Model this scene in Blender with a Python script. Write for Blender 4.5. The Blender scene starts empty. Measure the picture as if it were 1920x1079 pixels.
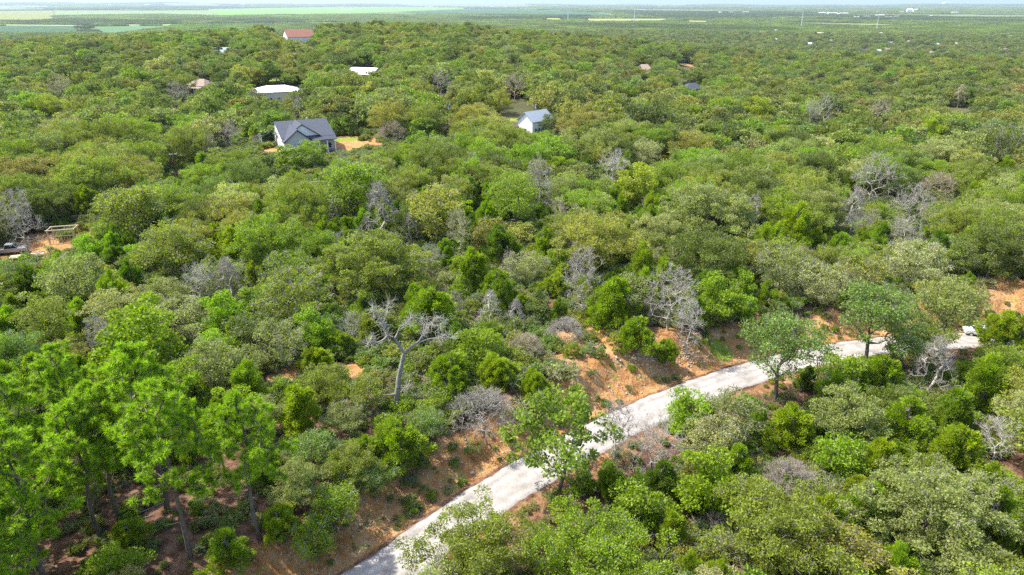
import bpy, math, random
import numpy as np
from math import radians, sin, cos, pi, hypot, atan2, degrees
S = bpy.context.scene
COL = S.collection

# ------------------------------------------------------------------ camera
PITCH = radians(22.4); FPX = 1297.0; CAMH = 45.0
cd = bpy.data.cameras.new('camera'); cam = bpy.data.objects.new('camera', cd); COL.objects.link(cam)
cam.location = (0, 0, CAMH); cam.rotation_euler = (radians(90) - PITCH, 0, 0)
cd.sensor_width = 36; cd.lens = 36 * FPX / 1920; cd.clip_start = 0.5; cd.clip_end = 90000
S.camera = cam
# ------------------------------------------------------------------ world and sun
SUN_EL = radians(56); SUN_AZ = radians(-78)          # azimuth from +Y towards +X (negative = left)
w = bpy.data.worlds.new('World'); S.world = w; w.use_nodes = True
nt = w.node_tree; bgn = nt.nodes['Background']
sky = nt.nodes.new('ShaderNodeTexSky'); sky.sky_type = 'NISHITA'; sky.sun_disc = False
sky.sun_elevation = SUN_EL; sky.sun_rotation = SUN_AZ; sky.air_density = 1.0; sky.dust_density = 2.0
nt.links.new(sky.outputs[0], bgn.inputs[0]); bgn.inputs[1].default_value = 0.15
sl = bpy.data.lights.new('sun', 'SUN'); sl.energy = 3.3; sl.angle = radians(0.6); sl.color = (1, 0.945, 0.83)
so = bpy.data.objects.new('sun', sl); COL.objects.link(so)
so.rotation_euler = (radians(90) - SUN_EL, 0, -SUN_AZ + pi)
from mathutils import Vector
_sd = Vector((cos(SUN_EL) * sin(SUN_AZ), cos(SUN_EL) * cos(SUN_AZ), sin(SUN_EL)))
so.rotation_euler = _sd.to_track_quat('Z', 'Y').to_euler()
so.location = (-60, 0, 120)
S.view_settings.view_transform = 'Standard'; S.view_settings.look = 'None'
S.view_settings.gamma = 1; S.view_settings.exposure = 1.42
cy = S.cycles
cy.max_bounces = 5; cy.diffuse_bounces = 4; cy.glossy_bounces = 2; cy.transmission_bounces = 4
cy.volume_bounces = 0; cy.transparent_max_bounces = 8; cy.use_denoising = False
cy.use_adaptive_sampling = True; cy.adaptive_threshold = 0.01

# ------------------------------------------------------------------ pixel <-> world maths (photo is 1920 x 1079)
def pray(px, py):
    u = (px - 960) / FPX; v = (539.5 - py) / FPX
    return np.array([u, cos(PITCH) + v * sin(PITCH), -sin(PITCH) + v * cos(PITCH)])
def at(px, py, z=0.0):
    d = pray(px, py); t = (z - CAMH) / d[2]
    return np.array([d[0] * t, d[1] * t, z])
def proj(x, y, z):
    z = z - CAMH
    d = y * cos(PITCH) - z * sin(PITCH); v = y * sin(PITCH) + z * cos(PITCH)
    return 960 + FPX * x / d, 539.5 - FPX * v / d
def sstep(a, b, x):
    t = np.clip((x - a) / (b - a), 0, 1); return t * t * (3 - 2 * t)

# ------------------------------------------------------------------ road line and terrain height
LE = [(-31, 30), (-24, 37.5), (-14.5, 45), (-8.2, 52.6), (-0.6, 60.5), (10.6, 70), (20.7, 77.6), (31, 84), (42.5, 89.6), (53, 93), (63, 95), (75, 96), (100, 96), (150, 93)]
def smooth_line(pts, n=3):
    p = np.array(pts, float)
    for _ in range(n):
        q = [p[0]]
        for a, b in zip(p[:-1], p[1:]): q += [a * .75 + b * .25, a * .25 + b * .75]
        q.append(p[-1]); p = np.array(q)
    return p
_le = smooth_line(LE)
_t = np.gradient(_le, axis=0); _t /= np.linalg.norm(_t, axis=1)[:, None]
RW = 2.7
ROAD = _le + np.stack([_t[:, 1], -_t[:, 0]], 1) * RW        # centre line, half width RW
def road_d(x, y):
    """signed distance to the road centre line, positive on its far (uphill) side"""
    x = np.asarray(x, float); y = np.asarray(y, float)
    best = np.full(x.shape, 1e9); sg = np.ones(x.shape)
    for a, b in zip(ROAD[:-1], ROAD[1:]):
        ab = b - a; L2 = ab @ ab
        t = np.clip(((x - a[0]) * ab[0] + (y - a[1]) * ab[1]) / L2, 0, 1)
        dx = x - (a[0] + t * ab[0]); dy = y - (a[1] + t * ab[1]); d = np.hypot(dx, dy)
        cr = ab[0] * dy - ab[1] * dx
        m = d < best; best = np.where(m, d, best); sg = np.where(m, np.sign(cr), sg)
    return best * np.where(sg == 0, 1, sg)
AZ = np.array([-180, -60, -35, -18, -10.6, -4, 1.7, 7, 14, 22, 36, 60, 180.])
RZ = np.array([0, -4, -3, 3, 9, 6, -1, -8, -17, -21, -22, -8, 0.])
PADS = [(-62, 205, 20, 5.0), (10.5, 246, 12, 4.2)]
PLAIN = -60.0
def terrain(x, y):
    x = np.asarray(x, float); y = np.asarray(y, float)
    r = np.hypot(x, y); az = np.degrees(np.arctan2(x, y))
    R = np.interp(az, AZ, RZ)
    z = R * np.clip((r - 60) / 690, 0, 1)
    z = z + (0.5 * np.sin(x / 17 + 1) * np.sin(y / 21) + 0.25 * np.sin(x / 6.1 + y / 9)) * sstep(2, 14, np.abs(road_d(x, y)))
    z = z + 4 * np.sin(x / 110 + .6) * np.sin(y / 150 + 1.0) * sstep(250, 600, r)
    d = road_d(x, y)
    bump = 0.5 * np.sin(x * .55 + 2 * np.sin(y * .3)) + 0.35 * np.sin(x * 1.3 - y * .9)
    z = z + (3.4 + 0.5 * np.sin(x / 11)) * sstep(3.4, 9.5, d) + bump * .6 * sstep(3.4, 5, d) * (1 - sstep(8, 12, d))
    z = z - 1.6 * sstep(3.6, 11, -d) + 0.0 * r
    for (px, py, pr, pz) in PADS:
        k = 1 - sstep(pr * .8, pr * 1.7, np.hypot(x - px, y - py)); z = z * (1 - k) + pz * k
    k = sstep(800, 1500, r); z = z * (1 - k) + PLAIN * k
    far = sstep(15000, 30000, r)
    z = z + far * (35 + 90 * sstep(-5, -34, az) + 50 * sstep(24, 37, az) + 22 * np.sin(az * .7) * np.sin(az * .23 + 1))
    return z
def T1(x, y): return float(terrain(np.array([x]), np.array([y]))[0])
_TS = np.geomspace(20, 40000, 2600)
def ground_at(px, py, h=0.0):
    d = pray(px, py); t = _TS; x = d[0] * t; y = d[1] * t; g = CAMH + d[2] * t - terrain(x, y) - h
    i = int(np.argmax(g < 0)) if (g < 0).any() else len(t) - 1
    i = max(i, 1); f = g[i - 1] / (g[i - 1] - g[i] + 1e-9); tt = t[i - 1] + (t[i] - t[i - 1]) * f
    return float(d[0] * tt), float(d[1] * tt), T1(d[0] * tt, d[1] * tt)

# ------------------------------------------------------------------ materials
def mat(name, color=(.5, .5, .5), rough=.8, spec=.3, metal=0, noise=0, scale=4, col2=None, bump=0, coat=0):
    m = bpy.data.materials.new(name); m.use_nodes = True; N = m.node_tree.nodes; L = m.node_tree.links
    b = N['Principled BSDF']; b.inputs['Roughness'].default_value = rough
    b.inputs['Specular IOR Level'].default_value = spec; b.inputs['Metallic'].default_value = metal
    b.inputs['Base Color'].default_value = (*color, 1); b.inputs['Coat Weight'].default_value = coat
    if noise or col2:
        tc = N.new('ShaderNodeTexCoord'); nz = N.new('ShaderNodeTexNoise'); nz.inputs['Scale'].default_value = scale; nz.inputs['Detail'].default_value = 6
        L.new(tc.outputs['Object'], nz.inputs['Vector'])
        c2 = col2 or tuple(c * (1 - noise) for c in color)
        rp = N.new('ShaderNodeValToRGB'); rp.color_ramp.elements[0].position = .3; rp.color_ramp.elements[1].position = .7
        rp.color_ramp.elements[0].color = (*c2, 1); rp.color_ramp.elements[1].color = (*color, 1)
        L.new(nz.outputs['Fac'], rp.inputs[0]); L.new(rp.outputs[0], b.inputs['Base Color'])
        if bump:
            bp = N.new('ShaderNodeBump'); bp.inputs['Distance'].default_value = bump; L.new(nz.outputs['Fac'], bp.inputs['Height']); L.new(bp.outputs[0], b.inputs['Normal'])
    return m
def tint_mat(name, transl, rough, varamt, yellow):
    """foliage or wood whose colour is the object's (or the instance's) own 'tint'; every leaf varies a little by 'var'"""
    m = bpy.data.materials.new(name); m.use_nodes = True; N = m.node_tree.nodes; L = m.node_tree.links
    b = N['Principled BSDF']; out = N['Material Output']
    b.inputs['Roughness'].default_value = rough; b.inputs['Specular IOR Level'].default_value = .22
    a = N.new('ShaderNodeAttribute'); a.attribute_type = 'INSTANCER'; a.attribute_name = 'tint'
    v = N.new('ShaderNodeAttribute'); v.attribute_type = 'GEOMETRY'; v.attribute_name = 'var'
    mr = N.new('ShaderNodeMapRange'); mr.inputs['To Min'].default_value = 1 - varamt; mr.inputs['To Max'].default_value = 1 + varamt
    L.new(v.outputs['Fac'], mr.inputs['Value'])
    mx = N.new('ShaderNodeVectorMath'); mx.operation = 'SCALE'; L.new(a.outputs['Color'], mx.inputs[0]); L.new(mr.outputs[0], mx.inputs['Scale'])
    # a second random picks yellowing / paler leaves
    m2 = N.new('ShaderNodeMath'); m2.operation = 'MULTIPLY'; m2.inputs[1].default_value = 7.31; L.new(v.outputs['Fac'], m2.inputs[0])
    fr = N.new('ShaderNodeMath'); fr.operation = 'FRACT'; L.new(m2.outputs[0], fr.inputs[0])
    pw = N.new('ShaderNodeMath'); pw.operation = 'POWER'; pw.inputs[1].default_value = 3; L.new(fr.outputs[0], pw.inputs[0])
    fm = N.new('ShaderNodeMath'); fm.operation = 'MULTIPLY'; fm.inputs[1].default_value = yellow; L.new(pw.outputs[0], fm.inputs[0])
    mm = N.new('ShaderNodeMix'); mm.data_type = 'RGBA'; L.new(fm.outputs[0], mm.inputs['Factor']); L.new(mx.outputs[0], mm.inputs[6]); mm.inputs[7].default_value = (.27, .27, .11, 1)
    L.new(mm.outputs[2], b.inputs['Base Color'])
    if transl:
        t = N.new('ShaderNodeBsdfTranslucent'); s = N.new('ShaderNodeMixShader'); s.inputs[0].default_value = transl
        tcol = N.new('ShaderNodeMix'); tcol.data_type = 'RGBA'; tcol.blend_type = 'MULTIPLY'; tcol.inputs['Factor'].default_value = 1
        L.new(mm.outputs[2], tcol.inputs[6]); tcol.inputs[7].default_value = (1.5, 1.7, .7, 1)
        L.new(tcol.outputs[2], t.inputs[0]); L.new(b.outputs[0], s.inputs[1]); L.new(t.outputs[0], s.inputs[2]); L.new(s.outputs[0], out.inputs[0])
    return m
M = {}
M['leaf'] = tint_mat('leaf', .38, .5, .42, .45)
M['bark'] = mat('bark', (.17, .145, .12), .95, .1, noise=.5, scale=5, bump=.03)
M['pale_bark'] = mat('pale_bark', (.36, .34, .30), .95, .1, noise=.35, scale=3)
M['pine_bark'] = mat('pine_bark', (.16, .125, .10), .95, .1, noise=.5, scale=3, bump=.04)
M['dead_wood'] = tint_mat('dead_wood', 0, .95, .25, .1)

# ------------------------------------------------------------------ mesh helpers
def link(o, parent=None):
    COL.objects.link(o)
    if parent is not None: o.parent = parent
    return o
def np_mesh(name, V, F, mats, mi=None, var=None):
    """V (n,3), F list of arrays (k, 3|4) -> mesh"""
    me = bpy.data.meshes.new(name); V = np.asarray(V, np.float32)
    me.vertices.add(len(V)); me.vertices.foreach_set('co', V.ravel())
    F = [np.asarray(f, np.int32) for f in F if len(f)]
    tot = np.concatenate([np.full(len(f), f.shape[1], np.int32) for f in F]); li = np.concatenate([f.ravel() for f in F])
    me.loops.add(len(li)); me.loops.foreach_set('vertex_index', li)
    me.polygons.add(len(tot)); st = np.zeros(len(tot), np.int32); st[1:] = np.cumsum(tot)[:-1]
    me.polygons.foreach_set('loop_start', st); me.polygons.foreach_set('loop_total', tot)
    if mi is not None: me.polygons.foreach_set('material_index', np.asarray(mi, np.int32))
    for m in mats: me.materials.append(m)
    me.update(calc_edges=True)
    if var is not None:
        at_ = me.attributes.new('var', 'FLOAT', 'FACE'); at_.data.foreach_set('value', np.asarray(var, np.float32))
    return me
def tag(o, label=None, cat=None, group=None, kind=None):
    for k, v in (('label', label), ('category', cat), ('group', group), ('kind', kind)):
        if v: o[k] = v
    return o
def empty(name, loc, rz=0, sc=1):
    o = bpy.data.objects.new(name, None); o.location = loc; o.rotation_euler = (0, 0, rz)
    o.scale = (sc, sc, sc) if not hasattr(sc, '__len__') else sc
    o.empty_display_size = .2; return link(o)
class MB:
    def __init__(s): s.v = []; s.f = []; s.m = []
    def add(s, vs, fs, m=0):
        o = len(s.v); s.v += [tuple(map(float, p)) for p in vs]; s.f += [tuple(o + i for i in f) for f in fs]; s.m += [m] * len(fs); return s
    def box(s, x0, x1, y0, y1, z0, z1, m=0):
        return s.add([(x0,y0,z0),(x1,y0,z0),(x1,y1,z0),(x0,y1,z0),(x0,y0,z1),(x1,y0,z1),(x1,y1,z1),(x0,y1,z1)], [(0,3,2,1),(4,5,6,7),(0,1,5,4),(1,2,6,5),(2,3,7,6),(3,0,4,7)], m)
    def prism(s, poly, a0, a1, axis='y', m=0):
        n = len(poly)
        def P(u, v, a): return (u, a, v) if axis == 'y' else ((a, u, v) if axis == 'x' else (u, v, a))
        vs = [P(u, v, a0) for u, v in poly] + [P(u, v, a1) for u, v in poly]
        return s.add(vs, [tuple(range(n))[::-1], tuple(range(n, 2 * n))] + [(i, (i + 1) % n, n + (i + 1) % n, n + i) for i in range(n)], m)
    def slab(s, q, t, m=0):
        n = len(q); vs = [p for p in q] + [(p[0], p[1], p[2] - t) for p in q]
        return s.add(vs, [tuple(range(n)), tuple(range(n, 2 * n))[::-1]] + [(i, n + i, n + (i + 1) % n, (i + 1) % n) for i in range(n)], m)
    def tube(s, p0, p1, r0, r1=None, n=8, m=0):
        r1 = r0 if r1 is None else r1; p0 = np.array(p0, float); p1 = np.array(p1, float); d = p1 - p0; d /= np.linalg.norm(d) + 1e-9
        a = np.cross(d, (0, 0, 1) if abs(d[2]) < .9 else (1, 0, 0)); a /= np.linalg.norm(a); b = np.cross(d, a)
        an = [2 * pi * i / n for i in range(n)]
        vs = [p0 + (a * cos(t) + b * sin(t)) * r0 for t in an] + [p1 + (a * cos(t) + b * sin(t)) * r1 for t in an]
        return s.add(vs, [(i, (i + 1) % n, n + (i + 1) % n, n + i) for i in range(n)] + [tuple(range(n))[::-1], tuple(range(n, 2 * n))], m)
    def build(s, name, mats, parent=None, loc=None, rz=0, smooth=False):
        me = bpy.data.meshes.new(name); me.from_pydata(s.v, [], s.f)
        for m in (mats if isinstance(mats, (list, tuple)) else [mats]): me.materials.append(m)
        me.polygons.foreach_set('material_index', s.m)
        if smooth: me.shade_smooth()
        me.update(); o = bpy.data.objects.new(name, me)
        if loc is not None: o.location = loc; o.rotation_euler = (0, 0, rz)
        return link(o, parent)

# ------------------------------------------------------------------ tree growing
def segs_to_tubes(P0, P1, R0, R1, n):
    P0 = np.asarray(P0, float); P1 = np.asarray(P1, float); R0 = np.asarray(R0, float); R1 = np.asarray(R1, float)
    d = P1 - P0; d /= np.linalg.norm(d, axis=1)[:, None] + 1e-9
    ref = np.where(np.abs(d[:, 2:3]) < .9, np.array([[0, 0, 1.]]), np.array([[1., 0, 0]]))
    a = np.cross(d, ref); a /= np.linalg.norm(a, axis=1)[:, None] + 1e-9; b = np.cross(d, a)
    an = np.arange(n) * 2 * pi / n
    ring = a[:, None] * np.cos(an)[None, :, None] + b[:, None] * np.sin(an)[None, :, None]
    V = np.stack([P0[:, None] + ring * R0[:, None, None], P1[:, None] + ring * R1[:, None, None]], 1).reshape(-1, 3)
    k = len(P0); base = (np.arange(k) * 2 * n)[:, None]; i = np.arange(n)[None]; j = (i + 1) % n
    F = np.stack([base + i, base + j, base + n + j, base + n + i], -1).reshape(-1, 4)
    return V, F
def grow(rng, trunk, targets, step=.8, jit=.12, lam=.35, tip=.018, expo=.5, rise=.0):
    """connect every target to the growing skeleton; returns nodes, parents, radii"""
    P = [np.array(p, float) for p in trunk]; par = [-1] + list(range(len(trunk) - 1)); L = [0.0]
    for i in range(1, len(P)): L.append(L[-1] + np.linalg.norm(P[i] - P[i - 1]))
    root0 = max(1, len(trunk) // 2); tips = []
    base = P[-1]
    for t in sorted(targets, key=lambda q: np.linalg.norm(q - base)):
        A = np.array(P[root0:]); d = np.linalg.norm(A - t, axis=1)
        j = int(np.argmin(d + lam * np.array(L[root0:]))) + root0
        dist = np.linalg.norm(P[j] - t); k = max(1, int(round(dist / step))); p0 = P[j]; prev = j
        for q in range(1, k + 1):
            f = q / k; p = p0 * (1 - f) + t * f + np.array([0, 0, rise * dist * f * (1 - f)])
            if q < k: p = p + rng.normal(0, jit, 3) * step
            P.append(p); par.append(prev); L.append(L[prev] + np.linalg.norm(p - P[prev])); prev = len(P) - 1
        tips.append(prev)
    n = np.zeros(len(P))
    for t in tips:
        i = t
        while i >= 0: n[i] += 1; i = par[i]
    return np.array(P), np.array(par), tip * np.maximum(n, 1) ** expo, tips
def leaves_quads(rng, C, D, ln, wd, shape='leaf'):
    """C centres, D long-axis directions; diamond quads"""
    k = len(C); D = D / (np.linalg.norm(D, axis=1)[:, None] + 1e-9)
    r = rng.normal(0, 1, (k, 3)); sd = np.cross(D, r); sd /= np.linalg.norm(sd, axis=1)[:, None] + 1e-9
    l = (ln * rng.uniform(.7, 1.3, k))[:, None]; w_ = (wd * rng.uniform(.7, 1.3, k))[:, None]
    V = np.stack([C - D * l * .5, C + sd * w_ * .5 - D * l * .05, C + D * l * .5, C - sd * w_ * .5 + D * l * .05], 1).reshape(-1, 3)
    return V, np.arange(4 * k).reshape(-1, 4)
def unit(v): return v / (np.linalg.norm(v, axis=-1, keepdims=True) + 1e-9)
def dome_points(rng, n, R, H0, H1, lobes=4, amp=.2, inner=.55, sep=.0, low=.15):
    """points in a lumpy dome between heights H0 and H1"""
    pts = []; ph = rng.uniform(0, 6.28, 3); cz = H0 + (H1 - H0) * .38; tries = 0
    while len(pts) < n and tries < 20000:
        tries += 1
        u = unit(rng.normal(0, 1, 3)); 
        if u[2] < 0 and rng.random() > low * 3: continue
        rr = rng.uniform(inner ** 3, 1) ** (1 / 3)
        a = atan2(u[1], u[0]); lob = 1 + amp * sin(lobes * a + ph[0]) * (1 - abs(u[2])) + amp * .7 * sin(3 * u[2] * 3 + ph[1] + a) + amp * .5 * sin(7 * a + ph[2] + 4 * u[2])
        vz = (H1 - cz) if u[2] > 0 else (cz - H0)
        p = np.array([u[0] * R * lob * rr, u[1] * R * lob * rr, cz + u[2] * vz * rr * (0.85 + .15 * lob)])
        if sep and any(np.linalg.norm(p - q) < sep for q in pts): continue
        pts.append(p)
    return pts
class Proto: pass
def finish(name, tv, leaf, leafvar, hi_mats):
    """tv: list of (V,F,matindex) wood; leaf: (V,F)"""
    p = Proto(); p.name = name
    V = []; F = []; mi = []; o = 0
    for v, f, m in tv: V.append(v); F.append(f + o); mi.append(np.full(len(f), m)); o += len(v)
    p.wood = (np.concatenate(V), np.concatenate(F), np.concatenate(mi)) if V else None
    p.leaf = leaf; p.leafvar = leafvar; p.mats = hi_mats
    p.width = p.leaf_w() if False else None
    return p
def proto_meshes(p):
    p.trunk_me = np_mesh(p.name + '_trunk', p.wood[0], [p.wood[1]], p.mats, p.wood[2], np.random.default_rng(5).random(len(p.wood[1])))
    p.crown_me = np_mesh(p.name + '_crown', p.leaf[0], [p.leaf[1]], [M['leaf']], None, p.leafvar) if p.leaf is not None else None
def merged_object(p):
    V = p.wood[0]; F = p.wood[1]; mi = p.wood[2]; var = np.full(len(F), .5); mats = list(p.mats)
    if p.leaf is not None:
        F = np.concatenate([F, p.leaf[1] + len(V)]); V = np.concatenate([V, p.leaf[0]])
        mi = np.concatenate([mi, np.full(len(p.leaf[1]), len(mats))]); mats.append(M['leaf']); var = np.concatenate([var, p.leafvar])
    me = np_mesh(p.name, V, [F], mats, mi, var)
    return bpy.data.objects.new(p.name, me)

def oak(seed, R=4.2, H=8.0, nclump=80, per=165, leaf=(.215, .14), pale=170, clump_r=.95, trunk_r=.2, low=.15, lean=0, sides=5, twigs=4, lobes=4, H0=1.6, inner=.4, amp=.27, name='oak'):
    rng = np.random.default_rng(seed)
    tgt = dome_points(rng, nclump, R * .88, H0, H - .3, lobes=lobes, amp=amp, inner=inner, sep=.62 * R / 4.2 * (80 / nclump) ** .33, low=low)
    th = H * .36; lx, ly = rng.normal(0, .25, 2) + [lean, 0]
    trunk = [np.array([lx * (k / 4) ** 1.3 + rng.normal(0, .05), ly * k / 4, -.3 + (th + .3) * k / 4]) for k in range(5)]
    P, par, rad, tips = grow(rng, trunk, tgt, step=R * .17, jit=.2, lam=.3, tip=.022 * R / 4.2, expo=.52)
    rad[:3] *= 1.12
    rad *= trunk_r / rad[0]
    idx = np.arange(1, len(P)); wood = [(*segs_to_tubes(P[par[idx]], P[idx], np.maximum(rad[par[idx]] * .92, rad[idx]), rad[idx], sides), 0)]
    C0 = P[tips]; out = unit(C0 - np.array([0, 0, H * .35]))
    # twigs
    if twigs:
        a = np.repeat(C0, twigs, 0); d = unit(np.repeat(out, twigs, 0) * .7 + rng.normal(0, .7, (len(a), 3)))
        wood.append((*segs_to_tubes(a, a + d * rng.uniform(.4, 1.0, len(a))[:, None] * clump_r, np.full(len(a), .016), np.full(len(a), .007), 3), 0))
    if pale:
        q = rng.integers(0, len(C0), pale); up = unit(out[q] + rng.normal(0, .65, (pale, 3))); st = C0[q]
        mid = st + up * (clump_r * rng.uniform(.6, .95, pale))[:, None]; en = mid + unit(up + rng.normal(0, .6, (pale, 3))) * rng.uniform(.2, .5, pale)[:, None]
        wood.append((*segs_to_tubes(st, mid, np.full(pale, .024), np.full(pale, .018), 3), 1)); wood.append((*segs_to_tubes(mid, en, np.full(pale, .018), np.full(pale, .007), 3), 1))
    k = per; dirs = unit(rng.normal(0, 1, (len(C0) * k, 3)) + np.repeat(out, k, 0) * .35)
    rr = rng.uniform(.15, 1, len(dirs)) ** .45 * clump_r * np.repeat(rng.uniform(.7, 1.25, len(C0)), k)
    C = np.repeat(C0, k, 0) + dirs * rr[:, None] * np.array([1, 1, .62])
    D = unit(dirs + rng.normal(0, .8, dirs.shape) + np.array([0, 0, -.1]))
    lf = leaves_quads(rng, C, D, leaf[0], leaf[1])
    cv = np.repeat(rng.uniform(0, 1, len(C0)), k); var = np.clip(.45 * cv + .55 * rng.random(len(C)), 0, 1)
    p = finish(name, wood, lf, var, [M['bark'], M['pale_bark']]); p.width = 2 * R; p.height = H; p.kind = 'oak'
    return p
def cedar(seed, R=1.9, H=5.6, nb=150, per=80, leaf=(.27, .085), H0=.3, name='cedar', sides=4):
    rng = np.random.default_rng(seed)
    tgt = []
    ph = rng.uniform(0, 6.28, 4)
    ncone = 4; ca = rng.uniform(0, 6.28) + np.arange(ncone) * 2.1; cr_ = np.array([.25, .5, .55, .55]) * R; chh = np.array([1, .9, .78, .86]) * H * rng.uniform(.92, 1.03, 4)
    for i in range(nb):
        c = int(rng.integers(ncone)); f = rng.uniform(0, 1) ** .85; z = H0 + (chh[c] - H0 - .3) * f; a = rng.uniform(0, 6.28)
        env = (1 - f) ** .5 * (0.55 + .45 * min(1, f / .2)) * (1 + .34 * sin(2 * a + ph[0] + 5 * f) + .3 * sin(5 * a + ph[1] - 9 * f))
        rr = R * (.78 if c == 0 else .58) * env * rng.uniform(.45, 1.0)
        tgt.append(np.array([cos(a) * rr + cos(ca[c]) * cr_[c] * (1 - .4 * f), sin(a) * rr + sin(ca[c]) * cr_[c] * (1 - .4 * f), z + .25 * rr]))
    trunk = [np.array([rng.normal(0, .04), rng.normal(0, .04), -.2 + (H * .93) * k / 8]) for k in range(9)]
    P, par, rad, tips = grow(rng, trunk, tgt, step=.6, jit=.1, lam=.02, tip=.016, expo=.45)
    rad *= .12 * R / 1.9 / rad[0]
    idx = np.arange(1, len(P)); wood = [(*segs_to_tubes(P[par[idx]], P[idx], rad[par[idx]], rad[idx], sides), 0)]
    C0 = P[tips]; ax = unit(np.stack([C0[:, 0], C0[:, 1], np.full(len(C0), .9)], 1)); cr = .5
    dirs = unit(rng.normal(0, 1, (len(C0) * per, 3)) + np.repeat(ax, per, 0) * .5)
    rr = rng.uniform(.1, 1, len(dirs)) ** .5 * cr
    C = np.repeat(C0, per, 0) + dirs * rr[:, None] * np.array([.8, .8, .9])
    D = unit(np.repeat(ax, per, 0) * 1.0 + dirs * .8 + rng.normal(0, .35, dirs.shape))
    lf = leaves_quads(rng, C, D, leaf[0], leaf[1]); cv = np.repeat(rng.uniform(0, 1, len(C0)), per)
    p = finish(name, wood, lf, np.clip(.5 * cv + .5 * rng.random(len(C)), 0, 1), [M['bark'], M['pale_bark']]); p.width = 2 * R; p.height = H; p.kind = 'cedar'
    return p
def pine(seed, H=13.5, R=3.0, name='pine', tufts=150, needles=105, c0=.42):
    rng = np.random.default_rng(seed); tgt = []
    nwh = 9
    for k in range(nwh):
        f = k / (nwh - 1); z = H * (c0 + (1 - c0) * f * .97); reach = R * (1 - f ** 1.6) ** .7 * rng.uniform(.75, 1.15) * (.6 + .4 * min(1, f / .2)) + .25
        nbr = int(5 + 3 * (1 - f))
        for b in range(nbr):
            if f < .35 and rng.random() < .35: continue
            a = 2 * pi * b / nbr + rng.uniform(-.4, .4) + k
            rc = reach * rng.uniform(.6, 1.1)
            tip_ = np.array([cos(a) * rc, sin(a) * rc, z + .32 * rc * rng.uniform(.3, 1.2)])
            tgt.append(tip_)
            for q in range(2 if f > .8 else 5):
                tgt.append(tip_ * np.array([.8, .8, 1]) + rng.normal(0, .45, 3) * np.array([1, 1, .5]))
    tgt.append(np.array([0, 0, H]))
    wob = rng.normal(0, .12, 2)
    trunk = [np.array([wob[0] * sin(k * .5), wob[1] * sin(k * .6), -.3 + (H - .2) * k / 14]) for k in range(15)]
    P, par, rad, tips = grow(rng, trunk, tgt, step=.8, jit=.08, lam=.03, tip=.02, expo=.4)
    nT = 15; rad[:nT] = np.interp(np.arange(nT), [0, nT - 1], [.2, .05]); rad[nT:] = np.minimum(rad[nT:], .06)
    idx = np.arange(1, len(P)); wood = [(*segs_to_tubes(P[par[idx]], P[idx], rad[par[idx]] if False else np.minimum(rad[par[idx]], rad[idx] * 1.6 + .01), rad[idx], 6), 0)]
    # a few bare stubs below the crown
    ns = 7; zz = rng.uniform(H * .2, H * .45, ns); aa = rng.uniform(0, 6.28, ns); st = np.stack([0 * zz, 0 * zz, zz], 1); en = st + np.stack([np.cos(aa), np.sin(aa), np.full(ns, .1)], 1) * rng.uniform(.5, 1.6, ns)[:, None]
    wood.append((*segs_to_tubes(st, en, np.full(ns, .03), np.full(ns, .012), 4), 0))
    C0 = P[tips]; k = needles; ax = unit(unit(np.stack([C0[:, 0], C0[:, 1], 0 * C0[:, 2]], 1)) * .6 + np.array([0, 0, .8]))
    # each tuft: needles radiating from points along the last stretch of twig
    base = np.repeat(C0, k, 0) - np.repeat(ax, k, 0) * rng.uniform(0, .38, len(C0) * k)[:, None]
    D = unit(np.repeat(ax, k, 0) * .55 + unit(rng.normal(0, 1, base.shape)))
    lf = leaves_quads(rng, base + D * .2, D, .42, .048); cv = np.repeat(rng.uniform(0, 1, len(C0)), k)
    p = finish(name, wood, lf, np.clip(.4 * cv + .6 * rng.random(len(base)), 0, 1), [M['pine_bark'], M['pale_bark']]); p.width = 2 * R; p.height = H; p.kind = 'pine'
    return p
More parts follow.
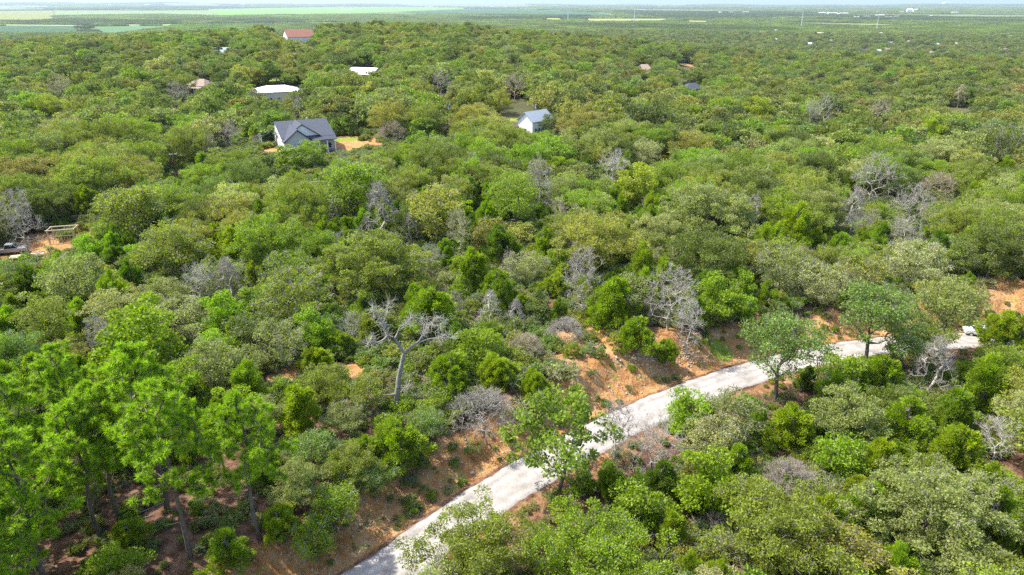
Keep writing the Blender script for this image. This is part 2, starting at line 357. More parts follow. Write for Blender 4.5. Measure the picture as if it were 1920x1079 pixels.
def dead(seed, R=2.4, H=6, ntw=170, shape='spread', name='dead_tree', tr=.13, sub=4, H0=.8):
    rng = np.random.default_rng(seed)
    if shape == 'spread': tgt = dome_points(rng, ntw, R, H0, H, lobes=3, amp=.25, inner=.35, low=.1)
    elif shape == 'bush':
        tgt = []
        for i in range(ntw):
            a = rng.uniform(0, 6.28); e = rng.uniform(.25, 1.35); L_ = rng.uniform(.7, 1)
            tgt.append(np.array([cos(a) * cos(e) * R * L_, sin(a) * cos(e) * R * L_, .3 + sin(e) * H * L_]))
    else:
        tgt = []
        for i in range(ntw):
            f = rng.uniform(.05, 1); a = rng.uniform(0, 6.28); rr = R * (1 - f) ** .7 * rng.uniform(.5, 1.05) + .12
            tgt.append(np.array([cos(a) * rr, sin(a) * rr, H0 + (H - H0) * f + rr * .35]))
    kt = 3 if shape == 'bush' else (9 if shape == 'cone' else 5); th = H * (.1 if shape == 'bush' else (.92 if shape == 'cone' else .4))
    trunk = [np.array([rng.normal(0, .05) * k, rng.normal(0, .05) * k, -.25 + (th + .25) * k / (kt - 1)]) for k in range(kt)]
    P, par, rad, tips = grow(rng, trunk, tgt, step=.5, jit=.13, lam=(.22 if shape != 'cone' else .02), tip=.012, expo=.5, rise=.25)
    rad *= tr / rad[0]; rad = np.maximum(rad * .8, .009); rad[:3] /= .8
    idx = np.arange(1, len(P)); wood = [(*segs_to_tubes(P[par[idx]], P[idx], np.maximum(rad[par[idx]] * .85, rad[idx]), rad[idx], 4), 0)]
    if sub:
        a = np.repeat(P[tips], sub, 0); o_ = unit(np.repeat(unit(P[tips] - np.array([0, 0, H * .3])), sub, 0) * .8 + rng.normal(0, .6, a.shape) + np.array([0, 0, .2]))
        ln = rng.uniform(.3, .8, len(a)) * (R / 2.4) ** .5; mid = a + o_ * (ln * .5)[:, None]; en = mid + unit(o_ + rng.normal(0, .45, a.shape)) * (ln * .5)[:, None]
        wood.append((*segs_to_tubes(a, mid, np.full(len(a), .013), np.full(len(a), .01), 3), 0)); wood.append((*segs_to_tubes(mid, en, np.full(len(a), .01), np.full(len(a), .005), 3), 0))
        s2 = np.repeat(mid, 2, 0); e2 = s2 + unit(np.repeat(o_, 2, 0) + rng.normal(0, .8, s2.shape)) * rng.uniform(.15, .4, len(s2))[:, None]
        wood.append((*segs_to_tubes(s2, e2, np.full(len(s2), .009), np.full(len(s2), .005), 3), 0))
    p = finish(name, wood, None, None, [M['dead_wood']]); p.width = 2 * R; p.height = H; p.kind = 'dead'
    return p
# ------------------------------------------------------------------ ground
def build_ground():
    fr = np.radians(np.concatenate([np.arange(-46, 46.01, .3)])); bk = np.radians(np.arange(50, 311, 6.0))
    az = np.concatenate([fr, bk]); na = len(az)
    r = [2.0, 12, 22, 28]
    while r[-1] < 125: r.append(r[-1] + .45 + .0016 * r[-1])
    while r[-1] < 60000: r.append(r[-1] * (1.022 if r[-1] < 2000 else 1.05))
    r = np.array(r); nr = len(r)
    X = r[:, None] * np.sin(az)[None]; Y = r[:, None] * np.cos(az)[None]
    Z = terrain(X, Y)
    V = np.stack([X, Y, Z], -1).reshape(-1, 3)
    i = np.arange(nr - 1)[:, None] * na; j = np.arange(na)[None]; k = (j + 1) % na
    F = np.stack([i + j, i + na + j, i + na + k, i + k], -1).reshape(-1, 4)[:, ::-1]
    me = np_mesh('ground', V, [F], [ground_mat()])
    d = road_d(X, Y); rr = np.hypot(X, Y)
    soil = sstep(2.2, 3.6, d) * (1 - sstep(6.0, 9.5, d)) * (rr < 160)
    wide = np.exp(-(((X - 12) / 9) ** 2 + ((Y - 82) / 7.5) ** 2) ** 2)
    soil = np.maximum(soil, wide)
    soil = np.maximum(soil, sstep(2.2, 3.2, -d) * (1 - sstep(4, 7, -d)) * .45 * (rr < 160))
    for (cx, cy_, a, b) in CLEAR_SOIL:
        soil = np.maximum(soil, 1 - sstep(.6, 1.15, np.hypot((X - cx) / a, (Y - cy_) / b)))
    grass = np.zeros_like(X)
    for (cx, cy_, a, b) in CLEAR_GRASS:
        grass = np.maximum(grass, 1 - sstep(.6, 1.15, np.hypot((X - cx) / a, (Y - cy_) / b)))
    far = sstep(120, 320, rr) * .85
    c = me.color_attributes.new('zones', 'FLOAT_COLOR', 'POINT')
    plain = sstep(1900, 3600, rr)
    c.data.foreach_set('color', np.stack([soil, grass, far, plain], -1).astype(np.float32).ravel())
    me.shade_smooth()
    o = link(bpy.data.objects.new('ground', me)); tag(o, kind='structure'); return o
def ground_mat():
    m = bpy.data.materials.new('ground'); m.use_nodes = True; N = m.node_tree.nodes; L = m.node_tree.links; b = N['Principled BSDF']
    b.inputs['Roughness'].default_value = .95; b.inputs['Specular IOR Level'].default_value = .1
    tc = N.new('ShaderNodeTexCoord')
    def nz(sc, det=5, src=None):
        n = N.new('ShaderNodeTexNoise'); n.inputs['Scale'].default_value = sc; n.inputs['Detail'].default_value = det; n.inputs['Roughness'].default_value = .62
        L.new(tc.outputs['Object'], n.inputs['Vector']); return n.outputs['Fac']
    def ramp(f, stops):
        r = N.new('ShaderNodeValToRGB'); e = r.color_ramp.elements
        while len(e) < len(stops): e.new(.5)
        for q, (p, c) in zip(e, stops): q.position = p; q.color = (*c, 1)
        L.new(f, r.inputs[0]); return r.outputs[0]
    def mix(f, a, c):
        x = N.new('ShaderNodeMix'); x.data_type = 'RGBA'; L.new(f, x.inputs['Factor']); L.new(a, x.inputs[6]); L.new(c, x.inputs[7]); return x.outputs[2]
    def math_(op, a, c):
        x = N.new('ShaderNodeMath'); x.operation = op; x.use_clamp = True
        for k, v in ((0, a), (1, c)):
            if isinstance(v, (int, float)): x.inputs[k].default_value = v
            else: L.new(v, x.inputs[k])
        return x.outputs[0]
    litter = ramp(nz(.9, 8), [(.28, (.05, .03, .018)), (.45, (.13, .07, .045)), (.6, (.24, .14, .095)), (.72, (.08, .055, .03))])
    clay = ramp(nz(.55, 9), [(.25, (.14, .065, .028)), (.42, (.38, .17, .055)), (.55, (.46, .245, .10)), (.7, (.47, .33, .19))])
    clay = mix(ramp(nz(2.6, 8), [(.5, (0, 0, 0)), (.62, (1, 1, 1))]), clay, ramp(nz(5, 9), [(.35, (.10, .055, .028)), (.65, (.50, .36, .22))]))
    grs = ramp(nz(1.2, 7), [(.3, (.10, .16, .02)), (.5, (.20, .27, .035)), (.7, (.34, .30, .08))])
    farc = ramp(nz(.012, 10), [(.3, (.035, .05, .02)), (.5, (.06, .08, .03)), (.7, (.11, .12, .05))])
    at_ = N.new('ShaderNodeAttribute'); at_.attribute_name = 'zones'; sp = N.new('ShaderNodeSeparateColor'); L.new(at_.outputs['Color'], sp.inputs[0])
    rough = math_('SUBTRACT', math_('MULTIPLY', nz(.45, 8), 1.2), .6)
    def soft(ch):
        return math_('MULTIPLY', math_('SUBTRACT', math_('ADD', ch, rough), .32), 3.2)
    farc = mix(at_.outputs['Alpha'], farc, ramp(nz(.0016, 10), [(.3, (.06, .10, .03)), (.47, (.13, .18, .06)), (.56, (.22, .25, .11)), (.7, (.10, .15, .05))]))
    base = mix(sp.outputs[2], litter, farc)
    base = mix(soft(sp.outputs[0]), base, clay)
    base = mix(soft(sp.outputs[1]), base, grs)
    # weeds creeping over the clay
    weed = math_('MULTIPLY', ramp(nz(.8, 8), [(.56, (0, 0, 0)), (.64, (1, 1, 1))]), .6)
    base = mix(math_('MULTIPLY', weed, sp.outputs[0]), base, grs)
    L.new(base, b.inputs['Base Color'])
    bp = N.new('ShaderNodeBump'); bp.inputs['Distance'].default_value = .6; L.new(nz(1.3, 12), bp.inputs['Height']); L.new(bp.outputs[0], b.inputs['Normal'])
    return m
def W(px, py, z=None):
    x, y, zz = ground_at(px, py); return x, y
def circ(px, py, a, b): x, y = W(px, py); return (x, y, a, b)
CLEAR_SOIL = [circ(650, 266, 11, 9), circ(676, 276, 9, 7), circ(1008, 241, 5, 4), circ(112, 450, 9, 9), circ(60, 480, 9, 7), circ(25, 480, 7, 7), circ(1240, 640, 5, 4), circ(1285, 122, 9, 14), circ(1870, 540, 9, 6), circ(440, 335, 6, 4),
              circ(515, 285, 6, 7), circ(520, 215, 8, 5), circ(650, 695, 2.5, 2.5), circ(530, 705, 2, 3), circ(365, 350, 4, 4)]
CLEAR_GRASS = [circ(640, 262, 6, 4), circ(965, 224, 5, 3), circ(500, 150, 14, 9), circ(585, 190, 8, 8), circ(680, 240, 4, 4), circ(1350, 662, 2.2, 1.6), circ(300, 203, 5, 4)]
build_ground()

# ------------------------------------------------------------------ road
def road_mat():
    m = bpy.data.materials.new('gravel'); m.use_nodes = True; N = m.node_tree.nodes; L = m.node_tree.links; b = N['Principled BSDF']
    b.inputs['Roughness'].default_value = .95; b.inputs['Specular IOR Level'].default_value = .1
    tc = N.new('ShaderNodeTexCoord'); uv = N.new('ShaderNodeUVMap')
    n1 = N.new('ShaderNodeTexNoise'); n1.inputs['Scale'].default_value = .7; n1.inputs['Detail'].default_value = 9; L.new(tc.outputs['Object'], n1.inputs['Vector'])
    n2 = N.new('ShaderNodeTexNoise'); n2.inputs['Scale'].default_value = 9; n2.inputs['Detail'].default_value = 4; L.new(tc.outputs['Object'], n2.inputs['Vector'])
    r1 = N.new('ShaderNodeValToRGB'); e = r1.color_ramp.elements; e[0].position = .3; e[0].color = (.27, .257, .245, 1); e[1].position = .62; e[1].color = (.45, .43, .41, 1); L.new(n1.outputs[0], r1.inputs[0])
    r2 = N.new('ShaderNodeValToRGB'); e = r2.color_ramp.elements; e[0].position = .35; e[0].color = (.72, .7, .68, 1); e[1].position = .6; e[1].color = (1.08, 1.06, 1.05, 1); L.new(n2.outputs[0], r2.inputs[0])
    mx = N.new('ShaderNodeMix'); mx.data_type = 'RGBA'; mx.blend_type = 'MULTIPLY'; mx.inputs['Factor'].default_value = 1; L.new(r1.outputs[0], mx.inputs[6]); L.new(r2.outputs[0], mx.inputs[7])
    # wheel tracks: v runs across the road
    sp = N.new('ShaderNodeSeparateXYZ'); L.new(uv.outputs[0], sp.inputs[0])
    wr = N.new('ShaderNodeValToRGB'); el = wr.color_ramp.elements
    for p, c in ((.12, .0), (.24, .5), (.34, 0), (.47, .35), (.6, 0), (.74, .5), (.86, 0)):
        q = el.new(p); q.color = (c, c, c, 1)
    el[0].color = (.9, .9, .9, 1); el[-1].color = (.9, .9, .9, 1)
    wb = N.new('ShaderNodeMath'); wb.operation = 'MULTIPLY_ADD'; wb.inputs[1].default_value = .16; L.new(n1.outputs[0], wb.inputs[0]); sb = N.new('ShaderNodeMath'); sb.operation = 'SUBTRACT'; sb.inputs[1].default_value = .08
    L.new(sp.outputs[1], wb.inputs[2]); L.new(wb.outputs[0], sb.inputs[0]); L.new(sb.outputs[0], wr.inputs[0])
    m2 = N.new('ShaderNodeMix'); m2.data_type = 'RGBA'; ms = N.new('ShaderNodeMath'); ms.operation = 'MULTIPLY'; ms.inputs[1].default_value = .9; L.new(wr.outputs[0], ms.inputs[0]); L.new(ms.outputs[0], m2.inputs['Factor'])
    L.new(mx.outputs[2], m2.inputs[6]); m2.inputs[7].default_value = (.17, .145, .125, 1); L.new(m2.outputs[2], b.inputs['Base Color'])
    bp = N.new('ShaderNodeBump'); bp.inputs['Distance'].default_value = .04; L.new(n2.outputs[0], bp.inputs['Height']); L.new(bp.outputs[0], b.inputs['Normal'])
    return m
def build_road():
    P = ROAD; s = np.concatenate([[0], np.cumsum(np.linalg.norm(np.diff(P, axis=0), axis=1))]); n = 260
    ss = np.linspace(0, s[-1], n); X = np.interp(ss, s, P[:, 0]); Y = np.interp(ss, s, P[:, 1]); C = np.stack([X, Y], 1)
    t = np.gradient(C, axis=0); t /= np.linalg.norm(t, axis=1)[:, None]; nn = np.stack([t[:, 1], -t[:, 0]], 1)
    rng = np.random.default_rng(2); k = 11; V = []; UV = []
    wl = RW + .10 * np.sin(ss * .9) + .08 * np.sin(ss * 2.9); wr = RW + .1 + .12 * np.sin(ss * .7 + 2) + .08 * np.sin(ss * 3.3)
    off = np.linspace(-1, 1, k)
    for j, o in enumerate(off):
        w_ = np.where(o < 0, wl, wr) * o
        p = C + nn * w_[:, None]; z = terrain(p[:, 0], p[:, 1]) + .06 + .07 * (1 - o * o) - (.14 if abs(o) > .99 else 0)
        V.append(np.stack([p[:, 0], p[:, 1], z], 1)); UV.append(np.full(n, (o + 1) / 2))
    V = np.stack(V, 1); UVv = np.stack(UV, 1)
    i = np.arange(n - 1)[:, None] * k; j = np.arange(k - 1)[None]
    F = np.stack([i + j, i + j + 1, i + k + j + 1, i + k + j], -1).reshape(-1, 4)[:, ::1]
    me = np_mesh('road', V.reshape(-1, 3), [F], [road_mat()]); 
    uv = me.uv_layers.new(name='UVMap'); v = UVv.reshape(-1)[F.ravel()]; u = np.repeat(ss, k)[F.ravel()]
    uv.data.foreach_set('uv', np.stack([u, v], 1).astype(np.float32).ravel()); me.shade_smooth()
    tag(link(bpy.data.objects.new('road', me)), kind='structure')
build_road()

# ------------------------------------------------------------------ crop fields and pastures on the plain
FIELDS = []
def field(name, pts, c1, c2, c3=None, sc=.004, label=None):
    c1 = tuple(v * .75 for v in c1); c2 = tuple(v * .75 for v in c2)
    P = [at(px, py, PLAIN) for px, py in pts]; FIELDS.append(np.array(P)[:, :2])
    m = mat(name, c1, .95, .1, noise=.1, scale=sc, col2=c2)
    me = bpy.data.meshes.new(name)
    z = PLAIN + .6 + .15 * (len(FIELDS) % 5)
    me.from_pydata([(p[0], p[1], z) for p in P], [], [tuple(range(len(P)))]); me.materials.append(m)
    o = link(bpy.data.objects.new(name, me)); tag(o, kind='structure')
field('field', [(-60, 21), (96, 21), (104, 38.5), (60, 39.5), (-60, 41.5)], (.20, .27, .06), (.27, .25, .07), sc=.0035)
field('field', [(-60, 15.5), (80, 16.5), (100, 19), (-60, 20.5)], (.24, .31, .11), (.17, .24, .08))
field('field', [(104, 23), (240, 20.5), (385, 19.5), (410, 31), (300, 27.8), (108, 30.5)], (.24, .33, .12), (.19, .28, .09))
field('field', [(383, 17.5), (640, 13.5), (900, 14.8), (740, 23), (640, 27), (520, 28.5), (412, 31)], (.16, .34, .05), (.22, .36, .09))
field('field', [(740, 23), (900, 16.5), (1000, 18), (1120, 24.5), (1160, 30), (1080, 33.5), (1000, 28), (800, 26.5)], (.07, .15, .045), (.06, .12, .04))
field('field', [(-60, 46), (145, 47.5), (330, 46), (480, 43.6), (640, 42), (640, 45), (480, 46.2), (330, 48), (140, 49.5), (-60, 48)], (.32, .38, .15), (.25, .33, .11))
field('field', [(168, 50.5), (330, 48.8), (300, 54), (240, 62), (190, 66)], (.09, .19, .07), (.12, .22, .09))
field('field', [(-60, 49), (140, 50), (155, 62), (-60, 66)], (.07, .15, .055), (.04, .09, .035), sc=.012)
field('field', [(1025, 34.5), (1052, 35), (1047, 40), (1027, 39)], (.34, .40, .10), (.28, .33, .08))
field('field', [(1097, 35.5), (1250, 35.5), (1245, 41), (1112, 42)], (.36, .38, .12), (.30, .32, .10))
field('field', [(1278, 38.5), (1330, 39.5), (1322, 45), (1300, 44)], (.33, .33, .15), (.28, .28, .12))
field('field', [(750, 9.3), (980, 8.8), (990, 14), (900, 14.2), (770, 13)], (.33, .33, .18), (.18, .22, .09), sc=.006)
field('field', [(1740, 30.5), (1980, 31.5), (1980, 34.5), (1760, 33)], (.20, .27, .12), (.15, .22, .09))
DARK = [np.array([at(a, b, PLAIN)[:2] for a, b in pl]) for pl in ([(1150, 20), (1350, 20.5), (1580, 26), (1560, 31), (1400, 36), (1250, 36), (1150, 25)], [(20, 36), (200, 38.5), (340, 39.5), (340, 45.5), (20, 45.5)], [(1560, 29), (1980, 33), (1980, 38), (1560, 35)], [(138, 44), (172, 44), (184, 64), (160, 64)], [(860, 33), (1100, 33), (1100, 38), (860, 38)], [(100, 17), (450, 12), (450, 16), (110, 22)])]
field('field', [(300, 12), (380, 11.5), (430, 13), (320, 14)], (.2, .28, .11), (.15, .22, .09))
def in_fields(x, y, polys=None):
    m = np.zeros(len(x), bool)
    for P in (FIELDS if polys is None else polys):
        c = np.zeros(len(x), bool); n = len(P)
        for i in range(n):
            (x0, y0), (x1, y1) = P[i], P[(i + 1) % n]
            k = ((y0 > y) != (y1 > y)) & (x < (x1 - x0) * (y - y0) / (y1 - y0 + 1e-9) + x0); c ^= k
        m |= c
    return m

# ------------------------------------------------------------------ prototypes
OAK = [oak(11), oak(12, R=4.6, H=7.6, nclump=90, lobes=5, name='oak'), oak(13, R=5.2, H=8.6, nclump=120, per=120, lobes=3), oak(14, R=4.0, H=9.0, nclump=70, per=95, H0=2.6, pale=80, inner=.35),
       oak(15, R=3.0, H=6.2, nclump=46, per=120, pale=110), oak(16, R=4.4, H=7.8, nclump=84, per=72, pale=620, leaf=(.24, .15)), oak(17, R=4.0, H=7.0, nclump=62, per=120, lobes=2, lean=.8, pale=260),
       oak(18, R=7.4, H=9.6, nclump=210, per=170, pale=1100, amp=.3, leaf=(.25, .16), trunk_r=.32), oak(19, R=5.6, H=8.2, nclump=130, per=165, pale=220, amp=.36, lobes=4, trunk_r=.25)]
ROADTREE = oak(31, R=3.9, H=9.4, nclump=78, per=62, H0=2.0, pale=60, inner=.3, trunk_r=.17, leaf=(.30, .2), clump_r=.8, name='roadside_tree')
BROAD = [oak(21, R=2.6, H=6.2, nclump=50, per=175, leaf=(.25, .17), pale=20, H0=.8, low=.3, name='broadleaf'), oak(22, R=2.1, H=5, nclump=40, per=150, leaf=(.23, .16), pale=10, H0=.5, low=.3, name='broadleaf')]
SHRUB = [oak(25, R=1.4, H=1.9, nclump=22, per=80, leaf=(.2, .14), pale=30, H0=.15, low=.3, clump_r=.5, trunk_r=.05, name='shrub'), oak(26, R=1.5, H=1.6, nclump=20, per=50, leaf=(.17, .11), pale=120, H0=.15, low=.3, clump_r=.45, trunk_r=.05, name='shrub')]
CED = [cedar(41, R=2.6, H=5.2, nb=185), cedar(42, R=2.3, H=5.6, nb=160), cedar(43, R=3.0, H=4.8, nb=210), cedar(44, R=2.7, H=4.6, nb=150)]
PIN = [pine(51, R=3.3), pine(52, H=14.5, R=3.8), pine(53, H=12.5, R=3.6, c0=.45)]
DEADP = {'cone': dead(61, R=1.9, H=5.6, ntw=150, shape='cone', sub=3), 'spread': dead(62, R=2.3, H=5.6, ntw=180, sub=3, tr=.12), 'bush': dead(63, R=2.2, H=2.6, ntw=200, shape='bush', tr=.07, sub=4),
         'thin': dead(64, R=1.3, H=6.0, ntw=120, shape='spread', sub=4, tr=.08), 'tall': dead(65, R=2.6, H=8.0, ntw=120, shape='spread', tr=.17, sub=3)}
for p in OAK + BROAD + SHRUB + CED + PIN + [ROADTREE] + list(DEADP.values()): proto_meshes(p)

TINT = dict(olive=(.195, .235, .020), grey=(.235, .270, .070), green=(.185, .275, .006), tan=(.275, .275, .040), pale=(.330, .345, .130), dark=(.105, .145, .014), blue=(.150, .235, .045),
            ced=(.195, .285, .002), ceddark=(.100, .175, .003), cedyel=(.250, .325, .004), ylw=(.29, .33, .020), bright=(.210, .340, .006), pine=(.225, .360, .004), brown=(.28, .23, .06),
            dgrey=(.33, .30, .26), dwhite=(.44, .41, .365), dpink=(.33, .28, .25), dtan=(.36, .31, .21))
PLACED = []                                           # x, y, crown radius, top height, and what it is
def put(p, x, y, z, sc, rz, tint, tags=None, nm=None, stretch=1.0, el=1.0):
    tint = [float(c) for c in tint]
    if p.crown_me is None:
        o = bpy.data.objects.new(nm or 'dead_tree', p.trunk_me); link(o); o.location = (x, y, z); o.rotation_euler = (0, 0, rz); o.scale = (sc, sc, sc * stretch); o['tint'] = tint; root = o
    else:
        root = empty(nm, (x, y, z), rz, (sc * el, sc / el, sc * stretch))
        t = bpy.data.objects.new('trunk', p.trunk_me); link(t, root); t['tint'] = tint
        c = bpy.data.objects.new('crown', p.crown_me); link(c, root); c['tint'] = tint
    if tags: tag(root, **tags)
    return root

rs = np.random.default_rng(7)
# ------------------------------------------------------------------ hand-placed trees: kind, crown centre px, py, width px, tint, label
HAND = []
def H_(kind, px, py, w, tint, label=None, vi=None, st=1.0): HAND.append((kind, px, py, w, tint, label, vi, st))
